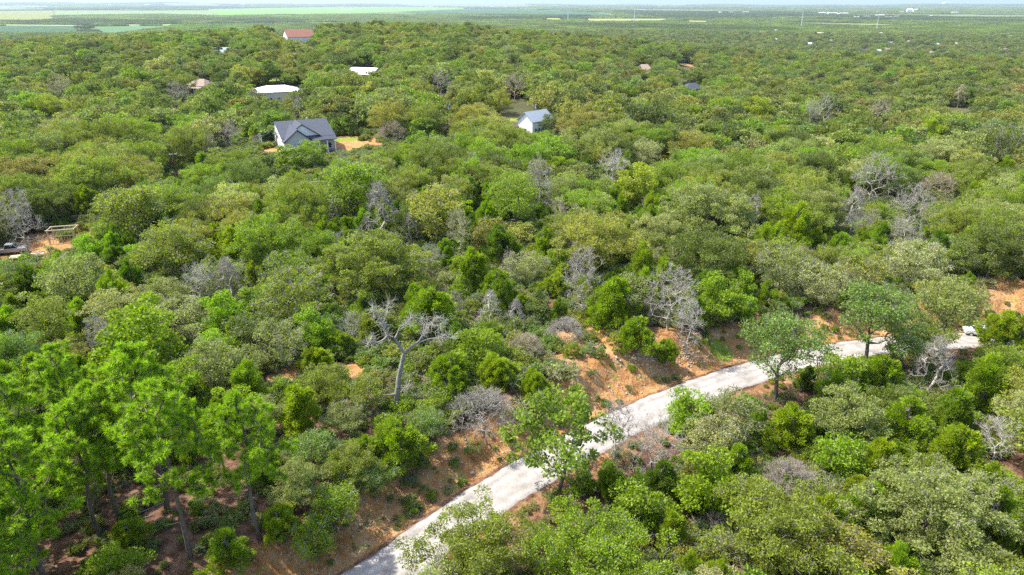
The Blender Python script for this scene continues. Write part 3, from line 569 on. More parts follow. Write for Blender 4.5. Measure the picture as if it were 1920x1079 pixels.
# trees named by what shows in the photograph
for a in [
 ('thin', 38, 412, 71, 'dgrey', 'grey half-dead tree left of the clearing with the timber frame'),
 ('oak', 250, 400, 130, 'olive'), ('oak', 325, 465, 150, 'olive'), ('cedar', 215, 485, 70, 'ceddark'), ('cedar', 430, 462, 74, 'cedyel', 'bright yellow-green cedar above the brown dead tree'),
 ('broad', 262, 628, 150, 'ced', 'bright green bushy tree above the lower left pines'), ('cone', 428, 530, 71, 'dpink', 'brownish dead cedar with fine twigs among the oaks at left'), ('spread', 372, 530, 71, 'dwhite', 'white bare branches left of the brownish dead cedar'),
 ('oak', 330, 600, 120, 'pale', 'pale lichen-covered oak above the lower left pines', 5), ('oak', 545, 555, 150, 'olive', 'spreading oak with a dark trunk right of the brownish dead cedar'), ('oak', 140, 530, 150, 'grey'), ('oak', 90, 610, 120, 'olive'),
 ('thin', 186, 632, 50, 'dgrey', 'small grey dead tree above the lower left pines'), ('oak', 400, 685, 140, 'grey', 'grey-green oak right of the lower left pines, over red soil', 6), ('cedar', 595, 672, 84, 'cedyel', 'yellow-green cedar between the grey-green oak and the bleached snag'),
 ('cone', 627, 395, 39, 'dgrey', 'small grey dead cedar left of the big one'), ('cone', 712, 402, 87, 'dgrey', 'big grey dead cedar in the left middle of the wood'), ('cone', 770, 432, 48, 'dgrey', 'small grey dead cedar at the right foot of the big one'),
 ('oak', 822, 402, 130, 'tan', 'yellowish oak right of the big grey dead cedar'), ('oak', 965, 378, 120, 'green'), ('cedar', 938, 455, 92, 'ceddark', 'deep green cedar in the middle of the wood'), ('oak', 1120, 452, 175, 'tan', 'wide tan-green oak in the middle of the wood', 8), ('oak', 985, 500, 84, 'pale', 'pale yellowish oak left of the wide tan-green oak', 5),
 ('cedar', 888, 505, 84, 'ced'), ('cedar', 1040, 530, 66, 'cedyel'), ('oak', 705, 495, 215, 'olive', 'largest oak above the bleached snag', 7), ('cedar', 815, 580, 120, 'ced', 'bright green cedar behind the bleached snag'), ('cedar', 700, 610, 90, 'olive'),
 ('cone', 864, 530, 32, 'dgrey', 'slim grey dead sapling left above the twin dead saplings'), ('cone', 920, 578, 52, 'dwhite', 'left one of the twin whitish dead saplings'), ('cone', 967, 592, 48, 'dgrey', 'right one of the twin whitish dead saplings, leaning'),
 ('thin', 1092, 522, 71, 'dgrey', 'grey dead tree between the twin saplings and the big white-twigged one'), ('spread', 1258, 555, 114, 'dgrey', 'big white-twigged dead tree on top of the orange bank'), ('thin', 1292, 605, 57, 'dwhite', 'white bare branches hanging at the right foot of the white-twigged dead tree'),
 ('cedar', 1150, 560, 120, 'ced', 'broad bright cedar left of the white-twigged dead tree'), ('cedar', 1195, 625, 100, 'ced', 'bright cedar at the top edge of the orange bank'), ('cedar', 1248, 655, 54, 'ced'), ('bush', 1060, 622, 80, 'dgrey', 'heap of grey brushwood above the orange bank'), ('bush', 985, 650, 75, 'dtan', 'tan dry brush left above the orange bank'),
 ('cedar', 935, 690, 96, 'cedyel', 'yellow-green cedar left of the orange bank'), ('cedar', 845, 695, 110, 'ced', 'bright green cedar just right of the bleached snag'), ('shrub', 1055, 690, 84, 'pale', 'sparse pale shrub growing on the orange bank', 1),
 ('oak', 1325, 398, 195, 'grey', 'large round grey-green oak right of the middle of the wood', 7), ('oak', 1330, 480, 170, 'dark', 'dark green oak above the bright sapling at the bank', 8), ('broad', 1345, 555, 96, 'green'), ('thin', 1412, 402, 43, 'dgrey'), ('cedar', 1492, 425, 90, 'cedyel', 'yellow-green cedar above the bend of the road'),
 ('oak', 1470, 505, 120, 'grey', 'grey-green oak left above the bend of the road', 5), ('oak', 1545, 530, 110, 'pale', 'pale grey oak just above the bend of the road', 5), ('oak', 1618, 515, 110, 'tan', 'tan scrubby oak right above the bend of the road', 5), ('spread', 1700, 440, 69, 'dgrey'), ('oak', 1712, 490, 120, 'pale', 'whitish twiggy oak above the roadside oaks at right', 5),
 ('oak', 1865, 465, 150, 'dark', 'dark olive oak at the right edge above the orange soil'), ('broad', 1393, 572, 52, 'bright', 'small vivid green sapling at the top of the road bank'), ('oak', 1468, 662, 175, 'blue', 'bluish green open oak at the near edge of the road bend', 3), ('oak', 1640, 600, 165, 'blue', 'bluish green oak over the road right of the bend', 3),
 ('cone', 1750, 693, 96, 'dgrey', 'rounded grey dead cedar right of the road bend'), ('cedar', 1655, 702, 110, 'ced', 'bright green cedar left of the rounded grey dead cedar'), ('cedar', 1880, 612, 90, 'cedyel', 'yellow-green cedar at the right edge beside the half-hidden car'), ('oak', 1775, 588, 150, 'grey', 'thin grey-green oak hanging over the half-hidden car', 3), ('cedar', 1850, 720, 110, 'ced'),
 ('oak', 590, 850, 100, 'blue', 'bluish green low oak right of the slim pine', 4), ('oak', 160, 915, 76, 'grey', 'low grey-green tree under the lower left pines', 4), ('cedar', 242, 1000, 90, 'cedyel'), ('cedar', 425, 1030, 110, 'ced', 'bright green cedar at the bottom edge below the slim pine'), ('broad', 215, 1060, 90, 'green'),
 ('cedar', 748, 830, 130, 'ced', 'full bright green cedar below the bleached snag by the road bank'), ('oak', 645, 780, 84, 'grey', 'small grey oak left below the bleached snag', 5), ('cedar', 560, 765, 100, 'cedyel', 'yellow-green cedar right above the slim pine'), ('oak', 625, 950, 110, 'green', 'green low oak on the bank at the bottom left of the road', 4), ('oak', 700, 900, 80, 'blue', None, 4),
 ('bush', 905, 775, 138, 'dgrey', 'bare grey bush arching above the road bank'), ('shrub', 965, 765, 80, 'pale', 'pale green bush joined to the bare grey bush', 1), ('thin', 1155, 800, 69, 'dgrey', 'thin bare sapling on the near road edge'), ('spread', 1224, 835, 126, 'dgrey', 'bare grey roadside tree right of the lone green one'), ('broad', 1290, 768, 84, 'bright', 'vivid leafy tree at the near road edge'),
 ('oak', 890, 1025, 225, 'olive', 'yellowish green oak at the bottom, left of the pair hiding the road', 8), ('oak', 1110, 1035, 250, 'green', 'large yellowish green oak at the bottom middle, right of the road', 8), ('broad', 1330, 900, 130, 'ced'), ('cedar', 1488, 795, 120, 'cedyel', 'conical yellow-green cedar right of the roadside trees'),
 ('oak', 1592, 775, 140, 'grey', 'grey-green oak between the conical cedar and the bright cedars', 0), ('cedar', 1700, 790, 130, 'ced', 'bright cedar below the rounded grey dead cedar'), ('cedar', 1800, 835, 120, 'cedyel', 'yellow-green cedar above the huge grey oak'), ('spread', 1873, 820, 80, 'dwhite', 'whitish bare crown near the right edge above the huge grey oak'),
 ('oak', 1750, 960, 300, 'grey', 'huge grey lichen-covered oak at the bottom right', 7), ('oak', 1460, 990, 250, 'olive', 'wide olive oak at the bottom, left of the huge grey oak', 8), ('cedar', 1745, 1030, 56, 'cedyel'), ('bush', 1480, 902, 114, 'dpink', 'upright bare brown twigs above the wide olive oak'), ('bush', 1345, 975, 64, 'dgrey', 'small bare brush left of the wide olive oak'), ('cedar', 1260, 990, 80, 'cedyel'),
 ('broad', 1195, 345, 84, 'ylw', 'yellow-green bushy tree above the middle of the wood', 0), ('spread', 1150, 312, 62, 'dwhite', 'small white bare crown above the yellow-green bushy tree'), ('tall', 1545, 207, 52, 'dgrey', 'tall forked grey dead tree in the upper right wood'), ('thin', 1520, 215, 29, 'dgrey'), ('spread', 1650, 208, 50, 'dtan'), ('cone', 1800, 180, 64, 'dtan', 'tan dead twiggy tree in the upper right wood'),
 ('broad', 1420, 207, 56, 'ylw', 'round yellow-green tree left of the tall forked dead tree', 0), ('broad', 1748, 247, 56, 'cedyel', 'round yellow-green tree right of the tall forked dead tree', 0), ('oak', 1870, 268, 110, 'dark', 'big dark round oak near the right edge'), ('spread', 1640, 332, 92, 'dgrey', 'grey bare crown in the right wood below the round yellow-green trees'), ('bush', 735, 250, 62, 'dtan', 'tan dead bush right of the orange yard'),
 ('spread', 826, 152, 39, 'dgrey'), ('spread', 965, 160, 62, 'dtan', 'pale dead crown behind the white gabled cottage'), ('oak', 935, 188, 62, 'tan', 'oak with a pale trunk left of the white gabled cottage'), ('oak', 90, 200, 70, 'ylw', 'yellow oak near the upper left edge'), ('spread', 112, 165, 50, 'dtan'), ('oak', 585, 288, 62, 'green', 'green oak standing in front of the grey gabled house', 4),
 ('oak', 1700, 655, 90, 'blue', 'low bluish oak at the near road edge left of the half-hidden car', 4), ('broad', 1585, 700, 90, 'green', 'leafy green tree at the near road edge below the bend', 1), ('cedar', 1575, 735, 100, 'ced', 'bright green cedar below the bend, right of the open bluish oak'), ('oak', 1735, 640, 100, 'olive', 'olive oak hiding the road left of the half-hidden car', 4), ('spread', 330, 178, 46, 'dgrey'), ('thin', 1010, 345, 57, 'dgrey'), ('cone', 560, 205, 34, 'dgrey'), ('spread', 430, 250, 50, 'dgrey'), ('cone', 1600, 400, 69, 'dgrey', 'grey dead cedar left of the whitish twiggy oak'), ('oak', 1034, 231, 50, 'dark', 'dark oak hiding the right end of the white gabled cottage'), ('oak', 352, 158, 44, 'olive', 'olive oak hiding the left end of the tan hipped roof'), ('oak', 560, 905, 110, 'grey', None, 0), ('oak', 655, 868, 110, 'olive', None, 1), ('cedar', 690, 840, 80, 'ced'), ('cedar', 520, 975, 90, 'cedyel'), ('oak', 590, 1010, 100, 'green', None, 4), ('cedar', 1150, 905, 80, 'ced'), ('shrub', 1095, 905, 60, 'green'), ('broad', 1195, 945, 110, 'green'), ('oak', 1010, 1020, 80, 'olive', None, 4), ('cedar', 1240, 900, 90, 'ceddark'), ('oak', 800, 800, 80, 'blue', None, 4), ('oak', 520, 640, 120, 'grey', None, 5), ('oak', 610, 720, 110, 'olive', None, 0), ('oak', 490, 780, 90, 'grey', None, 4), ('shrub', 730, 790, 60, 'green', 'green shrub at the foot of the bleached snag', 0), ('oak', 690, 740, 80, 'olive', 'small olive oak left of the bleached snag trunk', 4), ('bush', 1760, 350, 80, 'dtan'), ('spread', 1710, 385, 80, 'dgrey'), ('oak', 1210, 285, 70, 'pale', 'pale lichen oak with pale trunk above the white bare crown', 5), ('oak', 662, 352, 130, 'green'), ('oak', 500, 450, 150, 'green', None, 1), ('cedar', 640, 640, 60, 'green')]:
    H_(*a)
KINDS = {'oak': OAK, 'cedar': CED, 'broad': BROAD, 'shrub': SHRUB}
KNAME = {'oak': 'oak_tree', 'cedar': 'cedar_tree', 'broad': 'leafy_tree', 'shrub': 'shrub', 'pine': 'pine_tree'}
KCAT = {'oak': 'oak', 'cedar': 'cedar', 'broad': 'young tree', 'shrub': 'shrub', 'pine': 'pine', 'dead': 'dead tree'}
def depth_of(x, y, z): return y * cos(PITCH) - (z - CAMH) * sin(PITCH)
TREES = []     # dicts: kind, proto, x, y, z, sc, rz, tint, tname, label, st
def pick_proto(kind, vi, w_m):
    if kind in DEADP: return DEADP[kind]
    L_ = KINDS[kind]
    return L_[vi] if vi is not None else L_[int(rs.integers(min(7, len(L_))))]
PROTECT = []   # px, py, half width, half height, distance
for (kind, px, py, w_, tn, label, vi, st) in HAND:
    p = pick_proto(kind, vi, 0); sc = 1.0
    for _ in range(6):
        h = p.height * sc * st * .55; x, y, z = ground_at(px, py, h)
        sc = w_ * depth_of(x, y, z + h) / FPX / (p.width * 1.08)
        sc = min(max(sc, .25), 2.2)
    d = kind in DEADP
    TREES.append(dict(kind='dead' if d else kind, p=p, x=x, y=y, z=z, sc=sc, rz=float(rs.uniform(0, 6.28)), tint=TINT[tn], tname=tn, label=label, st=st, hand=True, sub=kind))
    PROTECT.append((px, py, w_ * (.42 if d else .25), w_ * (.42 if d else .25), hypot(x, y)))
# pines: top pixel, base pixel
for (tx, ty, bx, by, vi, lab) in [(450, 735, 487, 1010, 0, 'slim pine with open crown, rightmost of the pines at lower left'), (322, 705, 357, 1045, 1, 'tall bright green pine left of the rightmost slim pine, trunk reaching low'), (250, 650, 312, 955, 2, 'broad-crowned pine, third pine from the right at lower left'),
                                  (170, 715, 228, 975, 0, 'pine with a leaning dark trunk over the bare brown clearing'), (88, 648, 160, 900, 1, 'bushy light green pine at the left behind the nearest pines'), (50, 790, 100, 1120, 2, 'dark green pine at the far lower left, cut by the bottom edge'),
                                  (-5, 700, 60, 960, 0, 'pine at the left edge beside the bushy light green pine'), (5, 905, 40, 1200, 1, 'nearest pine, in the bottom left corner'), (128, 760, 190, 1010, 2, 'small pine squeezed between the dark green pine and the clearing'), (395, 775, 425, 905, 0, 'short young pine with a thin trunk behind the slim pine')]:
    p = PIN[vi]; x, y, z = ground_at(bx, by); d = pray(tx, ty); t = hypot(x, y) / hypot(d[0], d[1]); top = CAMH + d[2] * t
    h = max(5, top - z); sc = h / p.height
    TREES.append(dict(kind='pine', p=p, x=x, y=y, z=z, sc=sc, rz=float(rs.uniform(0, 6.28)), tint=TINT['pine'], tname='pine', label=lab, st=1.0, hand=True))
    PROTECT.append((tx + 3, ty + 35, 45, 45, hypot(x, y))); PROTECT.append(((tx + 3 * bx) / 4, (ty + 3 * by) / 4, 10, 30, hypot(x, y)))
# regions of the picture nothing new may grow in front of: buildings, road, bank, poles
def pr(px, py, a, b, d=None):
    if d is None: x, y, z = ground_at(px, py); d = hypot(x, y) + 1
    PROTECT.append((px, py, a, b, d))
for a in [(560, 245, 48, 22, 200), (498, 252, 22, 18, 202), (512, 266, 12, 18, 200), (606, 268, 26, 12, 200), (660, 268, 30, 15, None), (518, 164, 44, 11, None), (557, 63, 34, 11, None), (378, 154, 18, 10, None), (684, 132, 22, 9, None), (998, 221, 26, 20, None), (965, 224, 14, 6, None), (1298, 160, 17, 5, None), (1208, 125, 14, 7, None), (415, 92, 8, 4, None),
          (745, 665, 32, 55, None), (740, 735, 12, 22, None), (1290, 124, 16, 6, None), (330, 318, 6, 22, None), (839, 225, 5, 26, None), (118, 440, 34, 18, None), (60, 478, 26, 16, None), (20, 472, 26, 12, None), (1838, 624, 22, 12, None)]: pr(*a)
for a in [(700, 1062, 40, 18), (770, 1010, 36, 20), (840, 965, 36, 20), (905, 925, 34, 24), (960, 935, 26, 30), (1075, 930, 16, 10), (1172, 795, 30, 26), (1250, 750, 36, 22), (1330, 705, 30, 14), (1560, 648, 18, 12), (1612, 634, 12, 7), (650, 1045, 14, 10), (705, 1005, 14, 10), (765, 955, 14, 10), (825, 908, 14, 10), (885, 868, 16, 10), (935, 838, 14, 12),
          (1135, 705, 52, 34), (1080, 680, 34, 22), (1200, 708, 40, 22), (1290, 665, 26, 18), (1350, 640, 26, 14), (1530, 595, 26, 14), (1870, 540, 30, 12), (1050, 800, 60, 60), (1047, 893, 16, 32), (1000, 955, 30, 14), (290, 880, 50, 26), (230, 945, 24, 20), (430, 860, 8, 20), (1560, 620, 20, 10), (650, 695, 10, 10), (530, 705, 16, 16), (1015, 770, 10, 10)]: pr(*a)
FAR = [(1455, 57, 26, 'white_metal', 'pale blue-white roof left of the leftmost right-hand mast'), (1538, 62, 20, 'cream', 'cream walls below the middle of the town'), (1563, 63, 20, 'tan_roof', 'tan roof right of the cream walls'), (1652, 62, 20, 'cream', 'pale house at the foot of the rightmost mast'), (1632, 61, 14, 'tan_roof', 'tan roof left of the rightmost mast foot'),
       (1620, 92, 18, 'shingle', 'long dark blue roof in the right-hand suburb'), (1648, 94, 16, 'grey_roof', 'blue-grey roof right of the long dark blue roof'), (1664, 91, 18, 'tan_roof', 'pinkish tan roof right of the blue-grey roof'), (1746, 97, 18, 'tan_roof', 'tan roof alone in the trees at right'), (1669, 79, 14, 'grey_roof', 'small grey gable above the pinkish tan roof'),
       (1705, 77, 18, 'tan_roof', 'brownish roof right of the small grey gable'), (1519, 81, 12, 'pale_roof', 'small whitish shed right below the pale blue-white roof'), (1558, 76, 14, 'grey_roof', 'grey roof in the middle of the suburb'), (1455, 73, 12, 'pale_roof', 'white gable below the pale blue-white roof'), (1757, 82, 16, 'grey_roof', 'faint grey roof right of the brownish roof'),
       (1885, 92, 14, 'tan_roof', 'pale roof at the right edge of the suburb'), (1795, 80, 14, 'cream', 'cream house far right in the suburb'), (1895, 68, 14, 'grey_roof', 'grey roof high at the right edge of the suburb')]
for (px, py, L_, _, _) in FAR:
    x, y, z = ground_at(px, py, 7); PROTECT.append((px, py, L_ * .28, 2.2, hypot(x, y) + 3))
PR = np.array(PROTECT, float)

# ------------------------------------------------------------------ fill the wood: jittered hexagonal grid
def fill():
    out = []
    for (r0, r1, sp) in ((27, 150, 4.7), (150, 350, 5.7), (350, 900, 7.2), (900, 2600, 10.0)):
        ys = np.arange(15, r1, sp * .87)
        for k, yy in enumerate(ys):
            xw = yy * 1.02 + 25; xs = np.arange(-xw, xw, sp) + (sp / 2 if k % 2 else 0); q = np.stack([xs, np.full(len(xs), yy)], 1) + rs.uniform(-.4, .4, (len(xs), 2)) * sp
            h = np.hypot(q[:, 0], q[:, 1]); out.append(q[(h > r0) & (h <= r1)])
    return np.concatenate(out)
P = fill(); n = len(P); X, Y = P[:, 0], P[:, 1]; RR = np.hypot(X, Y); Zg = terrain(X, Y); D = road_d(X, Y)
clump = np.sin(X / 13 + 2 * np.sin(Y / 17)) * np.sin(Y / 15 + 1.7 * np.sin(X / 19))
keep0 = ~((RR > 1500) & in_fields(X, Y)); u = rs.random(n); near = 1 - sstep(90, 260, RR)
pc = np.clip(.18 + .20 * near + .16 * clump, .04, .7); pb = .05 + .05 * near; pd = .06; ps = .0
kind = np.where(u < pc, 1, np.where(u < pc + pb, 2, np.where(u < pc + pb + pd, 3, 0)))       # 0 oak 1 cedar 2 broad 3 dead
wid = np.choose(kind, [rs.uniform(6.0, 11.6, n) * (1 + .25 * sstep(100, 220, RR) + .25 * sstep(300, 900, RR) + .35 * sstep(900, 1400, RR)), rs.uniform(3.4, 5.6, n), rs.uniform(3.6, 5.4, n), rs.uniform(2.4, 4.4, n)])
hei = np.choose(kind, [wid * .82, wid * 1.35, wid * 1.15, wid * 1.2])
keep = (D > 4.0 + wid * .10) | (D < -2.9 - wid * .18); keep |= RR > 170; keep &= keep0
keep &= ~((np.hypot((X - 12) / 8.5, (Y - 80) / 6.5) < 1))
for (cx, cy_, a, b) in CLEAR_SOIL + CLEAR_GRASS: keep &= np.hypot((X - cx) / (a * .9 + wid * .2), (Y - cy_) / (b * .9 + wid * .2)) > 1
for (cx, cy_, r_, _) in [(-56, 205, 15, 0), (12, 249, 10, 0)]: keep &= np.hypot(X - cx, Y - cy_) > r_ + wid * .3
for (px, py, r_) in [(520, 165, 15), (558, 63, 19), (378, 154, 13), (685, 131, 12), (1004, 214, 9), (1298, 161, 11), (1208, 127, 12), (415, 93, 10), (1838, 625, 3.0), (25, 476, 4)] + [(f_[0], f_[1], f_[2] * .7) for f_ in FAR]:
    cx, cy_, _ = ground_at(px, py, 5 if py < 300 else 0); keep &= np.hypot(X - cx, Y - cy_) > r_ + wid * .25
for t in TREES:
    r1 = t['p'].width * t['sc'] / 2; keep &= ~(np.hypot(X - t['x'], Y - t['y']) < .5 * (r1 + wid / 2))
CXp, CYp = proj(X, Y, Zg + hei * .55); DE = Y * cos(PITCH) - (Zg + hei * .55 - CAMH) * sin(PITCH); HWp = wid / 2 * FPX / DE; HHp = hei * .62 * FPX * .95 / DE
for (px, py, a, b, dd) in PR:
    hit = (((CXp - px) / (HWp * .82 + a)) ** 2 + ((CYp - py) / (HHp * .88 + b)) ** 2 < 1) & (RR < dd)
    keep &= ~hit
# second pass: small trees and bushes squeeze into the gaps the large crowns leave near the camera
i1 = np.where(keep & (RR < 165))[0]; x1, y1, w1 = X[i1], Y[i1], wid[i1]
q = []
for k, yy in enumerate(np.arange(16, 150, 2.9)):
    xw = yy * 1.0 + 22; xs = np.arange(-xw, xw, 3.3) + (1.65 if k % 2 else 0); q.append(np.stack([xs, np.full(len(xs), yy)], 1) + rs.uniform(-.4, .4, (len(xs), 2)) * 3)
q = np.concatenate(q); qr = np.hypot(q[:, 0], q[:, 1]); q = q[(qr > 27) & (qr < 150)]; m2 = len(q)
qw = rs.uniform(2.8, 5.6, m2); qk = np.where(rs.random(m2) < .42, 1, np.where(rs.random(m2) < .45, 2, np.where(rs.random(m2) < .12, 3, 0))); qh = qw * np.choose(qk, [.9, 1.15, 1.1, 1.2]); qd = road_d(q[:, 0], q[:, 1]); qz = terrain(q[:, 0], q[:, 1])
ok = ((qd > 4.6 + qw * .1) | (qd < -2.9 - qw * .2)) & ~(np.hypot((q[:, 0] - 12) / 8.5, (q[:, 1] - 80) / 6.5) < 1)
ok &= ~((q[:, 0] < -12) & (np.hypot(q[:, 0], q[:, 1]) < 66) & (rs.random(m2) < .72))
for (cx, cy_, a, b) in CLEAR_SOIL + CLEAR_GRASS: ok &= np.hypot((q[:, 0] - cx) / a, (q[:, 1] - cy_) / b) > 1
dd_ = np.hypot(q[:, 0][:, None] - x1[None], q[:, 1][:, None] - y1[None]); ok &= ~(dd_ < .36 * (w1[None] + qw[:, None])).any(1)
for t in TREES: ok &= ~(np.hypot(q[:, 0] - t['x'], q[:, 1] - t['y']) < .4 * (t['p'].width * t['sc'] + qw))
qx, qy = proj(q[:, 0], q[:, 1], qz + qh * .5); qde = q[:, 1] * cos(PITCH) - (qz + qh * .5 - CAMH) * sin(PITCH); qhw = qw / 2 * FPX / qde; qrr = np.hypot(q[:, 0], q[:, 1])
for (px, py, a, b, dd) in PR: ok &= ~((((qx - px) / (qhw * .8 + a)) ** 2 + ((qy - py) / (qhw * .9 + b)) ** 2 < 1) & (qrr < dd))
def cat_(a, b): return np.concatenate([a[keep], b[ok]])
X, Y, RR, Zg, kind, wid, hei, CXp, CYp, HWp = [cat_(a, b) for a, b in ((X, q[:, 0]), (Y, q[:, 1]), (RR, qrr), (Zg, qz), (kind, qk), (wid, qw), (hei, qh), (CXp, qx), (CYp, qy), (HWp, qhw))]
print('fill trees', len(X))
def choose_tint(k, r, x, y, rng):
    zone = sin(x / 31 + 1.3 * sin(y / 45)) * sin(y / 38 + .5)
    v = rng.random(); nr = max(0, min(1, (260 - r) / 180))
    if k == 0:
        w_ = dict(olive=3.2, grey=2.0 if r < 260 else 1.0, green=1.8 + 2.6 * max(0, zone) * nr, tan=1.3 + .6 * (1 - nr), dark=.9 + 1.3 * (1 - nr), pale=.7 * nr + .15, blue=.5, brown=.1 + .1 * (1 - nr))
    elif k == 1: w_ = dict(ced=3 , ceddark=1.6 + (1 - nr), cedyel=1.1, green=.8)
    elif k == 2: w_ = dict(bright=1.3, green=2.4, ylw=.25 , ced=1.5)
    else: w_ = dict(dgrey=3, dwhite=1, dpink=1, dtan=1.5)
    s_ = sum(w_.values()); q = v * s_
    for nm, ww in w_.items():
        q -= ww
        if q <= 0: break
    return nm
def vary(c, rng, a=.14):
    m_ = rng.uniform(1 - a, 1 + a); return tuple(float(q * m_ * rng.uniform(.93, 1.07)) for q in c)
infr = (CXp > -40) & (CXp < 1960) & (CYp > -10) & (CYp < 1120 + HWp)
quota = {0: 300 - sum(t['kind'] == 'oak' for t in TREES), 1: 300 - sum(t['kind'] == 'cedar' for t in TREES), 2: 170, 3: 70}
order = np.argsort(-HWp); indiv = np.zeros(len(X), bool)
cnt = {0: 0, 1: 0, 2: 0, 3: 0}; cut = 235
for i in order:
    k = int(kind[i])
    if infr[i] and cnt[k] < quota[k] and RR[i] < cut: indiv[i] = True; cnt[k] += 1
print('individual fill', cnt, 'hand', len(TREES))
KN = ['oak', 'cedar', 'broad', 'dead']
dk = list(DEADP)
for i in np.where(indiv)[0]:
    k = int(kind[i]); kn = KN[k]; tn = choose_tint(k, RR[i], X[i], Y[i], rs); sub = None
    if k == 3: sub = dk[int(rs.integers(4))]; p = DEADP[sub]
    else:
        p = pick_proto(kn, 4 if (k == 0 and wid[i] < 4.7) else int(rs.choice([2, 8])) if (k == 0 and wid[i] > 8.8) else (5 if (k == 0 and tn in ('pale', 'grey') and rs.random() < .6) else None), 0)
    TREES.append(dict(kind=kn, p=p, x=X[i], y=Y[i], z=Zg[i], sc=wid[i] / p.width, el=float(rs.uniform(.84, 1.19)), rz=float(rs.uniform(0, 6.28)), tint=vary(TINT[tn], rs), tname=tn, label=None, st=float(rs.uniform(.85, 1.18) * (1 if k == 3 else hei[i] / (p.height * wid[i] / p.width))), hand=False, sub=sub))
# ------------------------------------------------------------------ labels that single out each tree
LM = [('the grey gabled house', 565, 250), ('the white metal roof', 518, 163), ('the red-roofed house', 557, 63), ('the tan-roofed house', 380, 155), ('the small white house', 684, 131), ('the white gabled cottage', 1003, 222), ('the dark hipped roof', 1298, 160), ('the big bleached snag', 755, 680),
      ('the lone roadside tree', 1045, 830), ('the bare grey bush', 912, 775), ('the half-hidden car', 1838, 625), ('the timber frame', 112, 442), ('the big dead cedar', 712, 402), ('the twin dead saplings', 942, 580), ('the orange bank', 1150, 700), ('the rightmost pine', 462, 800), ('the lower left pines', 180, 820),
      ('the brown dead tree', 428, 530), ('the white-twigged dead tree', 1265, 560), ('the bright sapling at the bank', 1395, 572), ('the yellow-green bush tree', 1195, 345), ('the tall dead fork', 1545, 205), ('the yellow cedar', 1420, 208), ('the huge grey oak', 1750, 960), ('the dead cedar by the road', 1750, 695),
      ('the bottom left corner', 60, 1060), ('the bottom right corner', 1880, 1060), ('the left edge', 20, 640), ('the top right corner', 1880, 130), ('the left edge high up', 30, 250), ('the pole in mid-left', 330, 318), ('the dark wooden pole', 839, 225), ('the grey oak above the bend', 1540, 520), ('the right edge', 1890, 400),
      ('the bottom edge middle', 960, 1060), ('the bare roadside tree', 1225, 830), ('the conical yellow-green cedar', 1490, 800), ('the pale lichen oak', 330, 600), ('the middle of the wood', 1050, 430), ('the bare white crown', 1150, 310)]
TW = dict(olive='olive green', grey='grey-green', green='fresh green', tan='tan-green', pale='pale lichen-grey', dark='dark green', blue='bluish green', ced='bright green', ceddark='deep green', cedyel='yellow-green', ylw='yellow', bright='vivid green', pine='bright green', brown='brownish', dgrey='grey', dwhite='whitish', dpink='pinkish grey', dtan='tan')
ORD = ['nearest', 'second', 'third', 'fourth', 'fifth', 'sixth', 'seventh', 'eighth', 'ninth', 'tenth', 'eleventh', 'twelfth', 'thirteenth', 'fourteenth', 'fifteenth', 'sixteenth', 'seventeenth', 'eighteenth', 'nineteenth', 'twentieth']
bins = {}
for t in TREES:
    p = t['p']; t['w'] = p.width * t['sc']; t['h'] = p.height * t['sc'] * t['st']
    t['px'], t['py'] = proj(t['x'], t['y'], t['z'] + t['h'] * .55)
    if t['label']: continue
    L_ = min(range(len(LM)), key=lambda i: hypot(t['px'] - LM[i][1], (t['py'] - LM[i][2]) * 1.4)); dx = t['px'] - LM[L_][1]; dy = (t['py'] - LM[L_][2]) * 1.3
    a = (degrees(atan2(-dy, dx)) + 360) % 360; q = int((a + 22.5) // 45) % 8
    t['dir'] = ['right of', 'above and right of', 'above', 'above and left of', 'left of', 'below and left of', 'below', 'below and right of'][q]; t['lm'] = L_; t['dd'] = hypot(dx, dy)
    bins.setdefault((t['kind'], t['tname'], L_, q), []).append(t)
KW = dict(oak='oak', cedar='cedar', broad='young leafy tree', dead='bare dead tree', shrub='shrub', pine='pine')
for k, ts in bins.items():
    ts.sort(key=lambda t: t['dd'])
    for i, t in enumerate(ts):
        nb = (ORD[i] + ' ') if len(ts) > 1 else ''
        t['label'] = f"{nb}{TW[t['tname']]} {KW[t['kind']]} {t['dir']} {LM[t['lm']][0]}"
GROUP = dict(oak='oaks of the dense wood', cedar='cedars growing between the oaks', broad='young leafy trees in the wood', dead='bare dead trees standing in the wood', pine='tall pines at the lower left', shrub='low shrubs')
for t in TREES:
    nm = 'dead_tree' if t['kind'] == 'dead' else KNAME[t['kind']]
    p = t['p']
    root = put(p, t['x'], t['y'], t['z'], t['sc'], t['rz'], t['tint'], dict(label=t['label'], cat=KCAT[t['kind']], group=GROUP[t['kind']]), nm, t['st'], t.get('el', 1.0))
# lone roadside tree, standing at the edge of the gravel
x, y, z = ground_at(1047, 922); p = ROADTREE
sc = 1.0
d = pray(1050, 722); tt = hypot(x, y) / hypot(d[0], d[1]); sc = (CAMH + d[2] * tt - z) / p.height
root = put(p, x, y, z, sc, 1.0, (.165, .245, .018), dict(label='lone open-crowned green tree on the near edge of the gravel road', cat='tree'), 'roadside_tree')

